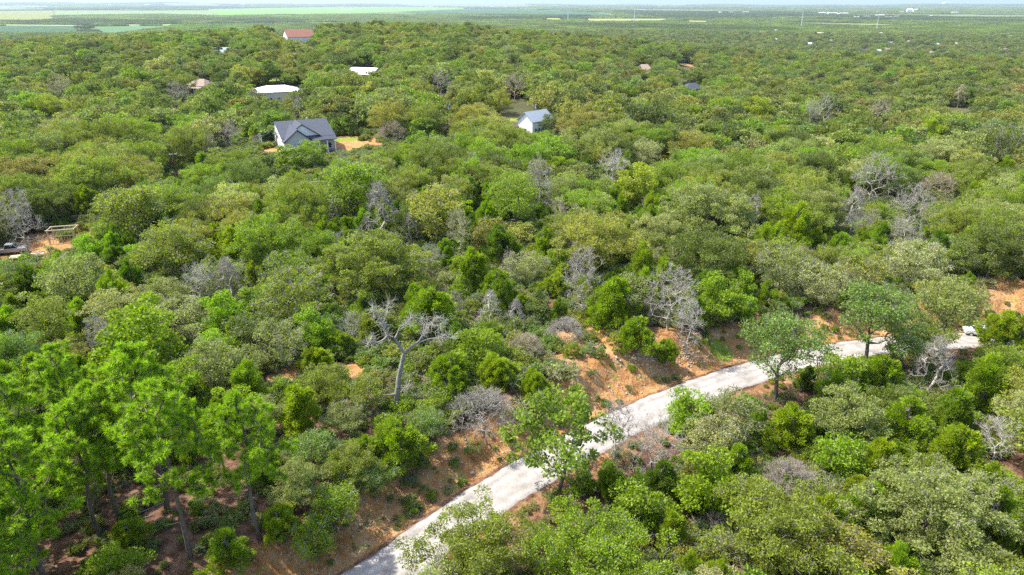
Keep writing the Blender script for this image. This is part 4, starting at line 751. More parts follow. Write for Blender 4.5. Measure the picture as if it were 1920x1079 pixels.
# ------------------------------------------------------------------ instanced woodland behind and round the individual trees
def gn_scatter(name, pts, scl, rz, pick, tint, protos, label, cat):
    me = bpy.data.meshes.new(name); me.vertices.add(len(pts)); me.vertices.foreach_set('co', np.asarray(pts, np.float32).ravel())
    a = me.attributes.new('scl', 'FLOAT_VECTOR', 'POINT'); a.data.foreach_set('vector', np.asarray(scl, np.float32).ravel())
    rv = np.zeros((len(pts), 3), np.float32); rv[:, 2] = rz; a = me.attributes.new('rot', 'FLOAT_VECTOR', 'POINT'); a.data.foreach_set('vector', rv.ravel())
    a = me.attributes.new('pick', 'INT', 'POINT'); a.data.foreach_set('value', np.asarray(pick, np.int32))
    a = me.attributes.new('tint', 'FLOAT_VECTOR', 'POINT'); a.data.foreach_set('vector', np.asarray(tint, np.float32).ravel())
    o = link(bpy.data.objects.new(name, me)); tag(o, label, cat, None, 'stuff')
    pc_ = bpy.data.collections.new(name + '_kinds')
    for i, q in enumerate(protos): q.name = f'{chr(97 + i)}_{name}'; pc_.objects.link(q)
    ng = bpy.data.node_groups.new(name, 'GeometryNodeTree'); ng.interface.new_socket('Geometry', in_out='INPUT', socket_type='NodeSocketGeometry'); ng.interface.new_socket('Geometry', in_out='OUTPUT', socket_type='NodeSocketGeometry')
    N = ng.nodes; L = ng.links; gi = N.new('NodeGroupInput'); go = N.new('NodeGroupOutput'); ci = N.new('GeometryNodeCollectionInfo'); ip = N.new('GeometryNodeInstanceOnPoints')
    ci.inputs['Collection'].default_value = pc_; ci.inputs['Separate Children'].default_value = True; ci.inputs['Reset Children'].default_value = True
    def na(nm, ty): q = N.new('GeometryNodeInputNamedAttribute'); q.data_type = ty; q.inputs['Name'].default_value = nm; return q.outputs['Attribute']
    e2r = N.new('FunctionNodeEulerToRotation'); L.new(na('rot', 'FLOAT_VECTOR'), e2r.inputs[0])
    L.new(gi.outputs[0], ip.inputs['Points']); L.new(ci.outputs[0], ip.inputs['Instance']); ip.inputs['Pick Instance'].default_value = True
    L.new(na('pick', 'INT'), ip.inputs['Instance Index']); L.new(e2r.outputs[0], ip.inputs['Rotation']); L.new(na('scl', 'FLOAT_VECTOR'), ip.inputs['Scale']); L.new(ip.outputs[0], go.inputs[0])
    o.modifiers.new('scatter', 'NODES').node_group = ng
    return o
rest = ~indiv
Xr, Yr, Zr, Kr, Wr, Rr = X[rest], Y[rest], Zg[rest], kind[rest], wid[rest], RR[rest]
midp = [oak(77, R=3.6, H=9, nclump=50, per=50, leaf=(.42, .30), pale=40, twigs=0, sides=3, clump_r=1.1, amp=.4), oak(78, R=5.4, H=6.8, nclump=70, per=50, leaf=(.42, .30), pale=90, twigs=0, sides=3, clump_r=1.1, amp=.4, lobes=2), oak(71, nclump=60, per=50, leaf=(.42, .30), pale=60, twigs=0, sides=3, clump_r=1.0), oak(72, R=4.8, H=7.4, nclump=64, per=50, leaf=(.42, .30), pale=60, twigs=0, sides=3, lobes=5, clump_r=1.0), oak(73, R=3.8, H=8.2, nclump=52, per=50, leaf=(.42, .3), pale=160, twigs=0, sides=3, clump_r=1.0),
        oak(74, R=4.6, H=7.0, nclump=60, per=44, leaf=(.42, .3), pale=30, twigs=0, sides=3, lobes=2, clump_r=1.05),
        cedar(75, nb=80, per=32, leaf=(.42, .15), sides=3), cedar(76, R=2.4, H=5, nb=90, per=32, leaf=(.42, .15), sides=3), DEADP['cone'], DEADP['spread'], DEADP['thin'], BROAD[0]]
pw = np.array([p.width for p in midp])
pick = np.where(Kr == 0, rs.integers(0, 6, len(Xr)), np.where(Kr == 1, rs.integers(6, 8, len(Xr)), np.where(Kr == 3, rs.integers(8, 11, len(Xr)), 11)))
s_ = Wr / pw[pick]; el_ = rs.uniform(.8, 1.25, len(s_)); sv = np.stack([s_ * el_, s_ / el_, np.where(Kr == 3, s_, hei[rest] / np.array([p.height for p in midp])[pick]) * rs.uniform(.82, 1.18, len(s_))], 1)
tn = [vary(TINT[choose_tint(int(k), r, a, b, rs)], rs, .26) for k, r, a, b in zip(Kr, Rr, Xr, Yr)]
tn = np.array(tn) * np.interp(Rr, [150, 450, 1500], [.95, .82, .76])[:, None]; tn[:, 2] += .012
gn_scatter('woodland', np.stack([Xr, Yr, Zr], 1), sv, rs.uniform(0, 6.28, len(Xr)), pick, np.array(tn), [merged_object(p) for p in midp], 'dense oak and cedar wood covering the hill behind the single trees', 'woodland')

# far woodland: patches of many small crowns on the plain
def patch(seed, size=60, nt=46, dens=46, leafs=(1.5, 1.2)):
    rng = np.random.default_rng(seed); V = []; F = []; var = []; o = 0; c = []
    for i in range(nt):
        for _ in range(30):
            q = rng.uniform(-size / 2, size / 2, 2)
            if all(hypot(*(q - e)) > 5.5 for e in c): break
        c.append(q); R = rng.uniform(3.6, 6.2); h = rng.uniform(6.5, 11)
        d = unit(rng.normal(0, 1, (dens, 3))); d[:, 2] = np.abs(d[:, 2]) * 1.0 - .15
        C = np.array([q[0], q[1], h * .5]) + d * np.array([R, R, h * .5]) * rng.uniform(.75, 1.05, (dens, 1))
        v, f = leaves_quads(rng, C, rng.normal(0, 1, C.shape), leafs[0], leafs[1]); V.append(v); F.append(f + o); o += len(v); var.append(np.clip(rng.uniform(.1, .9) + rng.normal(0, .12, dens), 0, 1))
    # solid inner masses so that patches stay opaque
    for q in c:
        h = rng.uniform(5, 8.2); R = rng.uniform(2.6, 4); an = np.arange(7) * 2 * pi / 7; ring = lambda r_, z_: np.stack([q[0] + r_ * np.cos(an), q[1] + r_ * np.sin(an), np.full(7, z_)], 1)
        v = np.concatenate([ring(R * .5, 0.), ring(R * 1.1, h * .5), ring(R * .6, h * .9)]); k = np.arange(7); k2 = (k + 1) % 7
        f = np.concatenate([np.stack([k, k2, k2 + 7, k + 7], 1), np.stack([k + 7, k2 + 7, k2 + 14, k + 14], 1), np.array([[14, 15, 16, 17], [14, 17, 18, 19], [14, 19, 20, 14]])[:2]])
        V.append(v); F.append(f + o); o += len(v); var.append(np.full(len(f), rng.uniform(.1, .5)))
    me = np_mesh('patch', np.concatenate(V), [np.concatenate(F)], [M['leaf']], None, np.concatenate(var)); return bpy.data.objects.new('patch', me)
fx = []; 
for (r0, r1, sp, s) in [(2550, 5200, 52, 1.0), (5200, 10500, 105, 2.0), (10500, 26000, 260, 5.0)]:
    g = np.arange(-r1, r1, sp); gx, gy = np.meshgrid(g, np.arange(0, r1, sp)); gx = gx.ravel() + rs.uniform(-.25, .25, gx.size) * sp; gy = gy.ravel() + rs.uniform(-.25, .25, gy.size) * sp
    r = np.hypot(gx, gy); m = (r > r0) & (r < r1) & (np.abs(np.arctan2(gx, gy)) < radians(41)); gx, gy, r = gx[m], gy[m], r[m]
    b = in_fields(gx, gy)
    for dx, dy in ((.5, 0), (-.5, 0), (0, .5), (0, -.5)): b |= in_fields(gx + dx * sp, gy + dy * sp)
    # open ground further out: glades between the belts of trees
    glade = np.sin(gx / 900 + 1.3 * np.sin(gy / 2300)) * np.sin(gy / 1500 + gx / 4000) 
    b |= (r > 7000) & (glade > .5)
    b |= (r > 3300) & (gx > gy * .05) & (np.sin(gx / 260 + 2 * np.sin(gy / 800)) * np.sin(gy / 420 + gx / 900) > .62)
    m = ~b; fx.append(np.stack([gx[m], gy[m], np.full(m.sum(), s)], 1))
_p = [at(a, b, PLAIN) for b in (29.5, 31.5) for a in np.arange(985, 1112, 7.5)] + [at(a, 31 + rs.uniform(-1, 1), PLAIN) for a in (1128, 1133, 1150, 1160, 1172)]
fx.append(np.array([(a[0] + rs.uniform(-8, 8), a[1] + rs.uniform(-15, 15), .55) for a in _p])); norch = len(_p)
fx = np.concatenate(fx); fz = terrain(fx[:, 0], fx[:, 1])
zone = np.sin(fx[:, 0] / 700 + 1.1) * np.sin(fx[:, 1] / 420) + .6 * np.sin(fx[:, 0] / 230 + fx[:, 1] / 310)
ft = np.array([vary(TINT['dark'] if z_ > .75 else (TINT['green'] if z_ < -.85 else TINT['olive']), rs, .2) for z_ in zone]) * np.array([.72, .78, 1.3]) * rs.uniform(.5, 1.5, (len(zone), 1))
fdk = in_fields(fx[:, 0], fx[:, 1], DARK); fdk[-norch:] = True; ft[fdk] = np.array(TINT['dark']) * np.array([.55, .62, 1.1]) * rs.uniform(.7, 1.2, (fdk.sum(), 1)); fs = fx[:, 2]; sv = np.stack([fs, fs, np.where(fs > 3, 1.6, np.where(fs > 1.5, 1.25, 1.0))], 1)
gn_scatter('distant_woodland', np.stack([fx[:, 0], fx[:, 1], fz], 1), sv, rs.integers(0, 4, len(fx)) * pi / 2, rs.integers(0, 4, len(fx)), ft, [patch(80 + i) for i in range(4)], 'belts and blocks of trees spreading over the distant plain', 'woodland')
print('patches', len(fx))

# low shrubs and weeds under and between the trees
ng = 26000; a = rs.uniform(radians(-40), radians(40), ng); r = np.sqrt(rs.uniform(28 ** 2, 235 ** 2, ng)); ux = r * np.sin(a); uy = r * np.cos(a); ud = road_d(ux, uy)
m = (np.abs(ud) > 3.3) & ~((ud > 3) & (ud < 9.0) & (rs.random(ng) < .25))
for (cx, cy_, ra, rb) in CLEAR_SOIL + CLEAR_GRASS: m &= (np.hypot((ux - cx) / ra, (uy - cy_) / rb) > .95) | (rs.random(ng) < .12)
m &= ~((np.hypot((ux - 12) / 10, (uy - 81) / 8) < 1) & (rs.random(ng) < .7))
for (cx, cy_, r_) in [(-56, 205, 13), (12, 249, 9)]: m &= np.hypot(ux - cx, uy - cy_) > r_
ux, uy = ux[m], uy[m]; uz = terrain(ux, uy); k = len(ux); su = rs.uniform(.3, 1.25, k); su[np.abs(road_d(ux, uy)) < 9] *= .42; su[(ux < -12) & (np.hypot(ux, uy) < 72)] *= .5
ut = np.array([vary(TINT[['green', 'ced', 'olive', 'grey', 'blue', 'tan'][int(rs.integers(6))]], rs, .2) for _ in range(k)])
gn_scatter('undergrowth', np.stack([ux, uy, uz], 1), np.stack([su, su, su], 1), rs.uniform(0, 6.28, k), rs.integers(0, 2, k), ut, [merged_object(p) for p in SHRUB], 'low shrubs and weeds on the red soil beneath the trees', 'undergrowth')
# ------------------------------------------------------------------ the big bleached snag
def snag():
    bx, by, bz = ground_at(745, 768); k = depth_of(bx, by, bz) / FPX; kz = k / .9
    def Q(px, py, dy=0): return np.array([(px - 745) * k, dy, (768 - py) * kz])
    br = [([(745, 775, 0), (746, 740, 0), (751, 710, .1), (758, 685, .1), (764, 662, .2)], .35, .2), ([(764, 662, .2), (750, 638, .2), (737, 628, 0), (733, 606, -.3), (721, 588, -.5)], .17, .04), ([(737, 629, 0), (722, 637, -.6), (711, 627, -1.1), (706, 634, -1.4)], .11, .03),
          ([(764, 662, .2), (782, 652, .9), (797, 638, 1.2), (810, 621, 1.4), (824, 607, 1.3)], .15, .035), ([(782, 652, .9), (806, 650, 1.9), (832, 648, 2.4), (850, 652, 2.6)], .1, .025), ([(748, 637, .2), (757, 622, 1), (768, 619, 1.6), (776, 613, 2)], .1, .03),
          ([(797, 638, 1.2), (802, 615, .4), (799, 600, 0)], .07, .02), ([(733, 606, -.3), (740, 590, .2), (741, 577, .4)], .07, .02), ([(744, 737, 0), (728, 735, -.6), (713, 738, -1.2), (700, 741, -1.6)], .1, .035), ([(810, 621, 1.4), (826, 622, 1.2), (838, 612, 1)], .05, .015), ([(721, 588, -.5), (716, 576, -.4)], .05, .015),
          ([(751, 738, 0), (762, 733, .8), (766, 736, 1.2)], .07, .03)]
    rng = np.random.default_rng(4); A = []; B = []; R0 = []; R1 = []; tipp = []
    for pts, r0, r1 in br:
        P_ = [Q(*p) for p in pts]; fine = []
        for a, b in zip(P_[:-1], P_[1:]):
            for f in (0, .5): fine.append(a * (1 - f) + b * f + (rng.normal(0, .09, 3) if f else 0))
        fine.append(P_[-1]); rr = np.linspace(r0, r1, len(fine))
        for i in range(len(fine) - 1): A.append(fine[i]); B.append(fine[i + 1]); R0.append(rr[i]); R1.append(rr[i + 1])
        if r1 < .1: tipp += fine[len(fine) // 2:]
    tA = []; tB = []; tr = []
    for p in tipp:
        for _ in range(14):
            d = unit(rng.normal(0, 1, 3) + np.array([.15, 0, .5])); ln = rng.uniform(.5, 1.5); m_ = p + d * ln * .5; e = m_ + unit(d + rng.normal(0, .5, 3)) * ln * .5
            tA += [p, m_, m_]; tB += [m_, e, m_ + unit(d + rng.normal(0, .9, 3)) * ln * .4]; tr += [.017, .012, .009]
    root = empty('dead_oak_snag', (bx, by, bz)); tag(root, 'big bleached dead oak with thick forked trunk and broken limbs', 'dead tree')
    v, f = segs_to_tubes(A, B, R0, R1, 9); t = link(bpy.data.objects.new('trunk', np_mesh('snag_trunk', v, [f], [mat('bleached_wood', (.30, .275, .25), .9, .15, noise=.45, scale=2.2, bump=.05)])), root)
    t.data.shade_smooth()
    tr = np.array(tr); v, f = segs_to_tubes(tA, tB, tr, tr * .5, 4); c = link(bpy.data.objects.new('twigs', np_mesh('snag_twigs', v, [f], [M['dead_wood']], None, np.full(len(f), .5))), root); c['tint'] = TINT['dwhite']
snag()

# ------------------------------------------------------------------ buildings
M['shingle'] = mat('dark_shingle', (.075, .085, .11), .85, .2, noise=.35, scale=2.5)
M['siding_grey'] = mat('grey_siding', (.46, .44, .43), .8, .2, noise=.08, scale=3)
M['siding_white'] = mat('white_siding', (.84, .83, .80), .8, .2, noise=.05, scale=3)
M['trim_dark'] = mat('dark_trim', (.03, .03, .035), .6)
M['white_paint'] = mat('white_paint', (.82, .82, .80), .6)
M['glass'] = mat('window_glass', (.02, .025, .03), .08, .5)
M['white_metal'] = mat('white_roof_metal', (.86, .87, .9), .35, .5)
M['pale_roof'] = mat('pale_roof', (.5, .52, .55), .7)
M['red_roof'] = mat('red_roof', (.33, .15, .10), .7, noise=.15, scale=1)
M['tan_roof'] = mat('tan_shingle', (.30, .225, .18), .9, noise=.25, scale=2)
M['grey_roof'] = mat('grey_roof_metal', (.30, .34, .39), .5, noise=.1, scale=1)
M['cream'] = mat('cream_wall', (.62, .56, .46), .85)
M['stone'] = mat('stone_wall', (.42, .38, .34), .9, noise=.3, scale=2)
M['concrete'] = mat('concrete', (.45, .43, .40), .9, noise=.15, scale=2)
M['timber'] = mat('timber', (.62, .50, .37), .85, noise=.3, scale=3)
M['pole_wood'] = mat('pole_wood', (.085, .055, .04), .9, noise=.3, scale=3)
M['brown_pole'] = mat('brown_pole_wood', (.17, .075, .05), .9, noise=.3, scale=3)
M['galv'] = mat('galvanised_steel', (.55, .56, .57), .5, .5, metal=.3)
M['rubber'] = mat('rubber', (.02, .02, .02), .8)
def window(parent, x0, x1, z0, z1, y, face='y-', panes=1, nm='window'):
    f = MB(); g = MB(); t = .09
    def bx(b, a0, a1, c0, c1, d0, d1):
        if face == 'y-': b.box(a0, a1, y - d1, y - d0, c0, c1)
        elif face == 'x-': b.box(y - d1, y - d0, a0, a1, c0, c1)
        elif face == 'x+': b.box(y + d0, y + d1, a0, a1, c0, c1)
    bx(f, x0 - t, x1 + t, z1, z1 + t, 0, .06); bx(f, x0 - t, x1 + t, z0 - t, z0, 0, .08); bx(f, x0 - t, x0, z0, z1, 0, .06); bx(f, x1, x1 + t, z0, z1, 0, .06)
    for i in range(1, panes):
        xm = x0 + (x1 - x0) * i / panes; bx(f, xm - .06, xm + .06, z0, z1, 0, .055)
    bx(g, x0, x1, z0, z1, 0, .02)
    fo = f.build(nm, M['white_paint'], parent); g.build('pane', M['glass'], fo); return fo
def grey_house():
    r_ = empty('house', (-63.26, 193.41, 5.0), .46); tag(r_, 'grey gabled house with dark blue-grey shingle roof and front porch', 'house')
    L, D = 14.3, 13.5; hr = 7.8; sl = .3; w = 7.3; ha = 7.2
    zy = lambda y: hr - sl * abs(D - y)
    # walls: main body and the forward wing (the wing butts on the main body)
    m = MB(); m.prism([(3.3, -.6), (2 * D - 3.3, -.6), (2 * D - 3.3, zy(3.3) - .28), (D, hr - .28), (3.3, zy(3.3) - .28)], .0, L, 'x'); m.build('end_walls', M['siding_white'], r_)
    m = MB(); m.prism([(0.02, -.6), (w, -.6), (w, 3.75), (w / 2, ha - .3), (0.02, 3.75)], 0, 3.29, 'y'); m.build('front_gable_wall', M['siding_grey'], r_)
    m = MB(); m.box(w, L + .01, 3.22, 3.29, -.55, 4.2); m.build('porch_wall', M['siding_grey'], r_)
    m = MB(); m.box(-.03, -.001, .0, 3.3, -.6, 3.5); m.build('side_wall', M['siding_white'], r_)
    # main roof: two slopes; the front one comes forward over the wing's left side
    m = MB(); e = .45
    m.slab([(-e, 2.7, zy(2.7)), (L + e, 2.7, zy(2.7)), (L + e, D, hr), (-e, D, hr)], .2); m.slab([(-e, D, hr), (L + e, D, hr), (L + e, 2 * D - 2.7, zy(2.7)), (-e, 2 * D - 2.7, zy(2.7))], .2)
    m.build('roof', M['shingle'], r_)
    # cross-gable roof
    m = MB(); zr = ha; ze = 3.85; yb = D - (hr - zr) / sl
    def yat(z): return D - (hr - z) / sl
    m.slab([(-.45, -.45, ze), (w / 2, -.45, zr), (w / 2, yb, zr + .01), (-.45, max(2.7, yat(ze)), ze + .01)], .18)
    m.slab([(w / 2, -.45, zr), (w + .45, -.45, ze), (w + .45, 3.0, ze + .01), (w / 2, yb, zr + .01)], .18)
    m.build('gable_roof', M['shingle'], r_)
    b = MB()
    b.slab([(-.47, -.50, ze + .02), (w / 2, -.50, zr + .02), (w / 2, -.46, zr + .02), (-.47, -.46, ze + .02)], .26); b.slab([(w / 2, -.50, zr + .02), (w + .47, -.50, ze + .02), (w + .47, -.46, ze + .02), (w / 2, -.46, zr + .02)], .26)
    b.build('barge_board', M['trim_dark'], r_)
    # second, whiter gable set back behind the first
    gx, gy, gz, hw = 5.6, 3.4, 8.1, 5.4; gze = gz - hw * .68
    m = MB(); m.prism([(gx - hw + .4, gze + .1), (gx + hw - .4, gze + .1), (gx, gz - .3)], gy, gy + .2, 'y'); m.build('rear_gable_wall', M['siding_white'], r_)
    m = MB(); yb2 = D - .2
    m.slab([(gx - hw, gy - .4, gze), (gx, gy - .4, gz), (gx, yb2, gz), (gx - hw, D - (hr - gze) / sl, gze)], .16); m.slab([(gx, gy - .4, gz), (gx + hw, gy - .4, gze), (gx + hw, D - (hr - gze) / sl, gze), (gx, yb2, gz)], .16); m.build('rear_gable_roof', M['shingle'], r_)
    b = MB(); b.slab([(gx - hw, gy - .45, gze + .02), (gx, gy - .45, gz + .02), (gx, gy - .41, gz + .02), (gx - hw, gy - .41, gze + .02)], .24); b.slab([(gx, gy - .45, gz + .02), (gx + hw, gy - .45, gze + .02), (gx + hw, gy - .41, gze + .02), (gx, gy - .41, gz + .02)], .24); b.build('barge_board', M['trim_dark'], r_)
    window(r_, 3.3, 5.1, 2.0, 3.4, 0, 'y-', 2); window(r_, 8.2, 9.2, .9, 2.4, 3.22, 'y-', 1); window(r_, 12.6, 13.5, .9, 2.4, 3.22, 'y-', 1)
    window(r_, 5.2, 6.2, 1.2, 2.5, 0, 'x-'); window(r_, 9.5, 10.5, 1.2, 2.5, 0, 'x-'); window(r_, 14, 15, 1.2, 2.5, 0, 'x-'); window(r_, 1.0, 2.0, 1.2, 2.5, -.03, 'x-')
    d = MB(); d.box(10.6, 11.6, 3.14, 3.22, 0, 2.1); do = d.build('door', mat('door_brown', (.16, .08, .05), .5), r_); hdl = MB(); hdl.box(11.42, 11.5, 3.08, 3.14, 1.0, 1.1); hdl.build('handle', M['galv'], do)
    m = MB(); m.box(w + .01, L, .9, 3.2, -.6, -.02); m.build('porch_floor', M['concrete'], r_)
    m = MB(); m.slab([(w + .47, .7, 3.75), (L + .45, .7, 3.75), (L + .45, 2.69, 4.5), (w + .47, 2.69, 4.5)], .16); m.build('porch_roof', M['shingle'], r_)
    for px_ in (w + 2.3, 11.9, L - .15):
        m = MB(); m.box(px_ - .11, px_ + .11, 1.0, 1.22, -.02, 3.6); m.box(px_ - .18, px_ + .18, .93, 1.29, -.02, .5); m.build('porch_post', M['white_paint'], r_)
    m = MB(); m.box(w + .2, L, 1.08, 1.14, .85, .93)
    for i in range(24): xx = w + .3 + i * .28; m.box(xx, xx + .05, 1.09, 1.13, 0, .85)
    m.build('railing', M['trim_dark'], r_)
    m = MB(); m.slab([(-4.2, 18.5, 2.9), (-.46, 18.5, 4.0), (-.46, 24.6, 4.0), (-4.2, 24.6, 2.9)], .16); m.build('side_porch_roof', M['shingle'], r_)
    for yy in (18.8, 21.6, 24.3):
        m = MB(); m.box(-4.0, -3.8, yy - .1, yy + .1, -.6, 2.8); m.build('side_porch_post', M['white_paint'], r_)
    m = MB(); m.box(-3.9, -.04, 18.7, 24.4, -.6, -.03); m.build('side_porch_floor', M['concrete'], r_)
    m = MB(); m.box(9.5, 9.9, 16.5, 16.9, 6.2, 7.9); m.build('vent_stack', M['galv'], r_)
grey_house()
def simple_house(nm, px, py, L, W_, he, hr, rz, wall, roof, label, cat='house', style='gable', ov=.5, z=None, extras=(), cy_only=None, wins=3):
    """px,py = where the middle of the roof shows; stands on the terrain there"""
    h = (he + hr) / 2; x, y, zz = ground_at(px, py, h)
    r_ = empty(nm, (x, y, zz - .15), rz); tag(r_, label, cat)
    a, b = L / 2, W_ / 2
    m = MB()
    if style == 'gable': m.prism([(-b, -1.5), (b, -1.5), (b, he - .22), (0, hr - .22), (-b, he - .22)], -a, a, 'x')
    else: m.box(-a, a, -b, b, -1.5, he - .2)
    m.build('wall', M[wall], r_)
    m = MB(); a2, b2 = a + ov, b + ov; z0 = he - (hr - he) / b * ov if style == 'gable' else he - .05
    if style == 'gable':
        m.slab([(-a2, -b2, z0), (a2, -b2, z0), (a2, 0, hr), (-a2, 0, hr)], .18); m.slab([(-a2, 0, hr), (a2, 0, hr), (a2, b2, z0), (-a2, b2, z0)], .18)
    else:
        q = max(.1, a - b * .8)
        m.slab([(-a2, -b2, z0), (a2, -b2, z0), (q, 0, hr), (-q, 0, hr)], .15); m.slab([(-q, 0, hr), (q, 0, hr), (a2, b2, z0), (-a2, b2, z0)], .15)
        m.slab([(a2, -b2, z0), (a2, b2, z0), (q, 0, hr)], .15); m.slab([(-a2, b2, z0), (-a2, -b2, z0), (-q, 0, hr)], .15)
    ro = m.build('roof', M[roof], r_)
    for i in range(wins):
        xx = -a + L * (i + .5) / wins; window(r_, xx - .6, xx + .6, .9, 2.1 if he > 2.5 else 1.8, -b, 'y-', 2)
    window(r_, -.5, .5, .9, 2.0, -a, 'x-')
    d = MB(); xx = -a + L * .5 / max(1, wins) + L / max(1, wins) * .5; d.box(xx - .45, xx + .45, -b - .06, -b, -.1, 2.0); d.build('door', M['trim_dark'], r_)
    for e in extras:
        if e == 'chimney': c = MB(); c.box(-a * .4, -a * .4 + .9, .2, 1.1, hr - 1.2, hr + 1.1); c.build('chimney', M['white_paint'], ro)
        if e == 'carport':
            c = MB(); c.slab([(a + ov, -b, he * .8), (a + 6, -b, he * .72), (a + 6, b * .6, he * .72), (a + ov, b * .6, he * .8)], .12); c.build('carport_roof', M[roof], r_)
            for (u_, v_) in ((a + 5.8, -b + .2), (a + 5.8, b * .6 - .2)):
                c = MB(); c.box(u_ - .07, u_ + .07, v_ - .07, v_ + .07, -1, he * .7); c.build('post', M['galv'], r_)
        if e == 'porch':
            c = MB(); c.slab([(-a * .9, -b - 3, he - .9), (a * .9, -b - 3, he - .9), (a * .9, -b - .01, he - .25), (-a * .9, -b - .01, he - .25)], .12); c.build('porch_roof', M[roof], r_)
            for k in range(4): c = MB(); u_ = -a * .85 + a * 1.7 * k / 3; c.box(u_ - .08, u_ + .08, -b - 2.9, -b - 2.74, -1, he - 1.02); c.build('post', M['white_paint'], r_)
        if e == 'wing':
            c = MB(); c.prism([(-a * .9, -1), (-a * .1, -1), (-a * .1, he - .3), (-a * .5, hr - .9), (-a * .9, he - .3)], -b - 4, -b - .01, 'y'); c.build('wing_wall', M[wall], r_)
            c = MB(); c.slab([(-a * .95, -b - 4.4, he - .35), (-a * .5, -b - 4.4, hr - .65), (-a * .5, -b * .2, hr - .65), (-a * .95, -b * .9, he - .35)], .14); c.slab([(-a * .5, -b - 4.4, hr - .65), (-a * .05, -b - 4.4, he - .35), (-a * .05, -b * .9, he - .35), (-a * .5, -b * .2, hr - .65)], .14); c.build('wing_roof', M[roof], r_)
    return r_
simple_house('metal_building', 517, 164, 19, 14, 4.6, 6.6, .42, 'cream', 'white_metal', 'long low building with a bright white metal roof and cream walls', 'metal building', 'hip', extras=('carport',))
simple_house('house', 559, 61.5, 24, 13, 7.2, 12.8, .62, 'siding_white', 'red_roof', 'large cream house with steep red gable roof on the far hilltop', 'house', 'gable', wins=4)
simple_house('house', 377, 153, 11.5, 9, 3.4, 6.2, -.35, 'stone', 'tan_roof', 'low house with tan hipped roof and grey walls in the upper left wood', 'house', 'hip', extras=('porch',))
simple_house('house', 684, 130, 15, 9, 4.2, 6.2, -.35, 'siding_white', 'white_metal', 'small all-white house with a white roof among the trees', 'house', 'gable', extras=('porch',))
simple_house('cottage', 1004, 214, 10, 6.5, 4.8, 7.4, .8, 'siding_white', 'grey_roof', 'white gabled cottage with pale grey metal roof behind a pole', 'cottage', 'gable')
simple_house('house', 1298, 160, 13, 11, 3.2, 6.6, .2, 'stone', 'shingle', 'house showing only its dark blue-grey hipped roof', 'house', 'hip')
simple_house('house', 1208, 126, 14, 11, 4.4, 9.0, -.2, 'stone', 'tan_roof', 'stone-grey house with light brown roof beside a tan clearing', 'house', 'hip', extras=('wing',))
simple_house('house', 416, 93, 14, 11, 3.6, 6.8, .3, 'stone', 'grey_roof', 'pale blue-grey roof with a white chimney in the upper left wood', 'house', 'gable', extras=('chimney',))
simple_house('shed', 915, 68, 12, 8, 3.5, 5.5, .2, 'cream', 'white_metal', 'tiny pale roof near the hilltop above the middle', 'shed', 'gable', wins=1)
for i, (px, py, L_, rf, lab) in enumerate(FAR):
    wl = 'cream' if rf in ('white_metal', 'cream') else 'stone'
    simple_house('house', px, py, L_ * .95, 12, 5, 9, [.3, -.4, .1, .7, -.1][i % 5], wl, rf, lab, 'house', 'gable' if i % 2 else 'hip', wins=2)
town = [(1541, 26, 60, 14), (1560, 26, 90, 16), (1580, 27, 90, 16), (1705, 21, 55, 34), (1716, 21, 50, 30), (1690, 23, 40, 12), (1640, 23, 60, 9), (1655, 24, 60, 9), (1625, 32, 50, 9), (1650, 30, 70, 10), (1665, 33, 50, 9), (1680, 32, 40, 9), (1605, 33, 40, 9), (1790, 24, 60, 10), (1745, 31, 30, 10), (1113, 6.5, 260, 35), (1145, 8, 150, 20), (1235, 12, 80, 16), (922, 14, 60, 14), (948, 14, 45, 16), (863, 11, 60, 12), (822, 5.5, 150, 20), (704, 8, 90, 14), (206, 9.5, 90, 16), (275, 10, 120, 20), (456, 9, 130, 20), (735, 13, 50, 9), (1774, 6.3, 200, 45), (1398, 24, 60, 12), (1372, 24, 50, 10), (1350, 24, 40, 10)]
TL = ['{} pale building, {}']
for i, (px, py, L_, h) in enumerate(town):
    x, y, zz = ground_at(px, py, h * .5)
    r_ = empty('warehouse' if L_ > 50 else 'house', (x, y, zz), .1 * ((i * 7) % 5 - 2))
    tag(r_, f"tiny {'white' if i % 3 else 'pale'} building on the far plain, {['leftmost','second','third','fourth','fifth','sixth','seventh','eighth','ninth','tenth','eleventh','twelfth','thirteenth','fourteenth','fifteenth','sixteenth','seventeenth','eighteenth','nineteenth','twentieth','twenty-first','twenty-second','twenty-third','twenty-fourth','twenty-fifth','twenty-sixth','twenty-seventh','twenty-eighth','twenty-ninth','thirtieth','last'][sorted(t_[0] for t_ in town).index(px)]} of them from the left", 'building', 'buildings scattered over the far plain')
    m = MB(); m.box(-L_ / 2, L_ / 2, -L_ * .25, L_ * .25, 0, h); m.build('wall', M['siding_white' if i % 2 else 'cream'], r_)
    m = MB(); m.slab([(-L_ * .51, -L_ * .26, h + .3), (L_ * .51, -L_ * .26, h + .3), (L_ * .51, 0, h * 1.25), (-L_ * .51, 0, h * 1.25)], .3); m.slab([(-L_ * .51, 0, h * 1.25), (L_ * .51, 0, h * 1.25), (L_ * .51, L_ * .26, h + .3), (-L_ * .51, L_ * .26, h + .3)], .3); m.build('roof', M['white_metal' if i % 3 == 0 else 'pale_roof'], r_)
# greenhouse-like pale sheds on the bright field
x, y, zz = ground_at(650, 19); r_ = empty('greenhouse', (x, y, zz), .2); tag(r_, 'long pale greenhouse rows on the bright green field', 'greenhouse')
for k in range(5): m = MB(); m.prism([(-14 + k * 30, 0), (10 + k * 30, 0), (10 + k * 30, 3), (-2 + k * 30, 6), (-14 + k * 30, 3)], -90, 90, 'x'); m.build('bay', M['grey_roof' if False else 'galv'], r_)

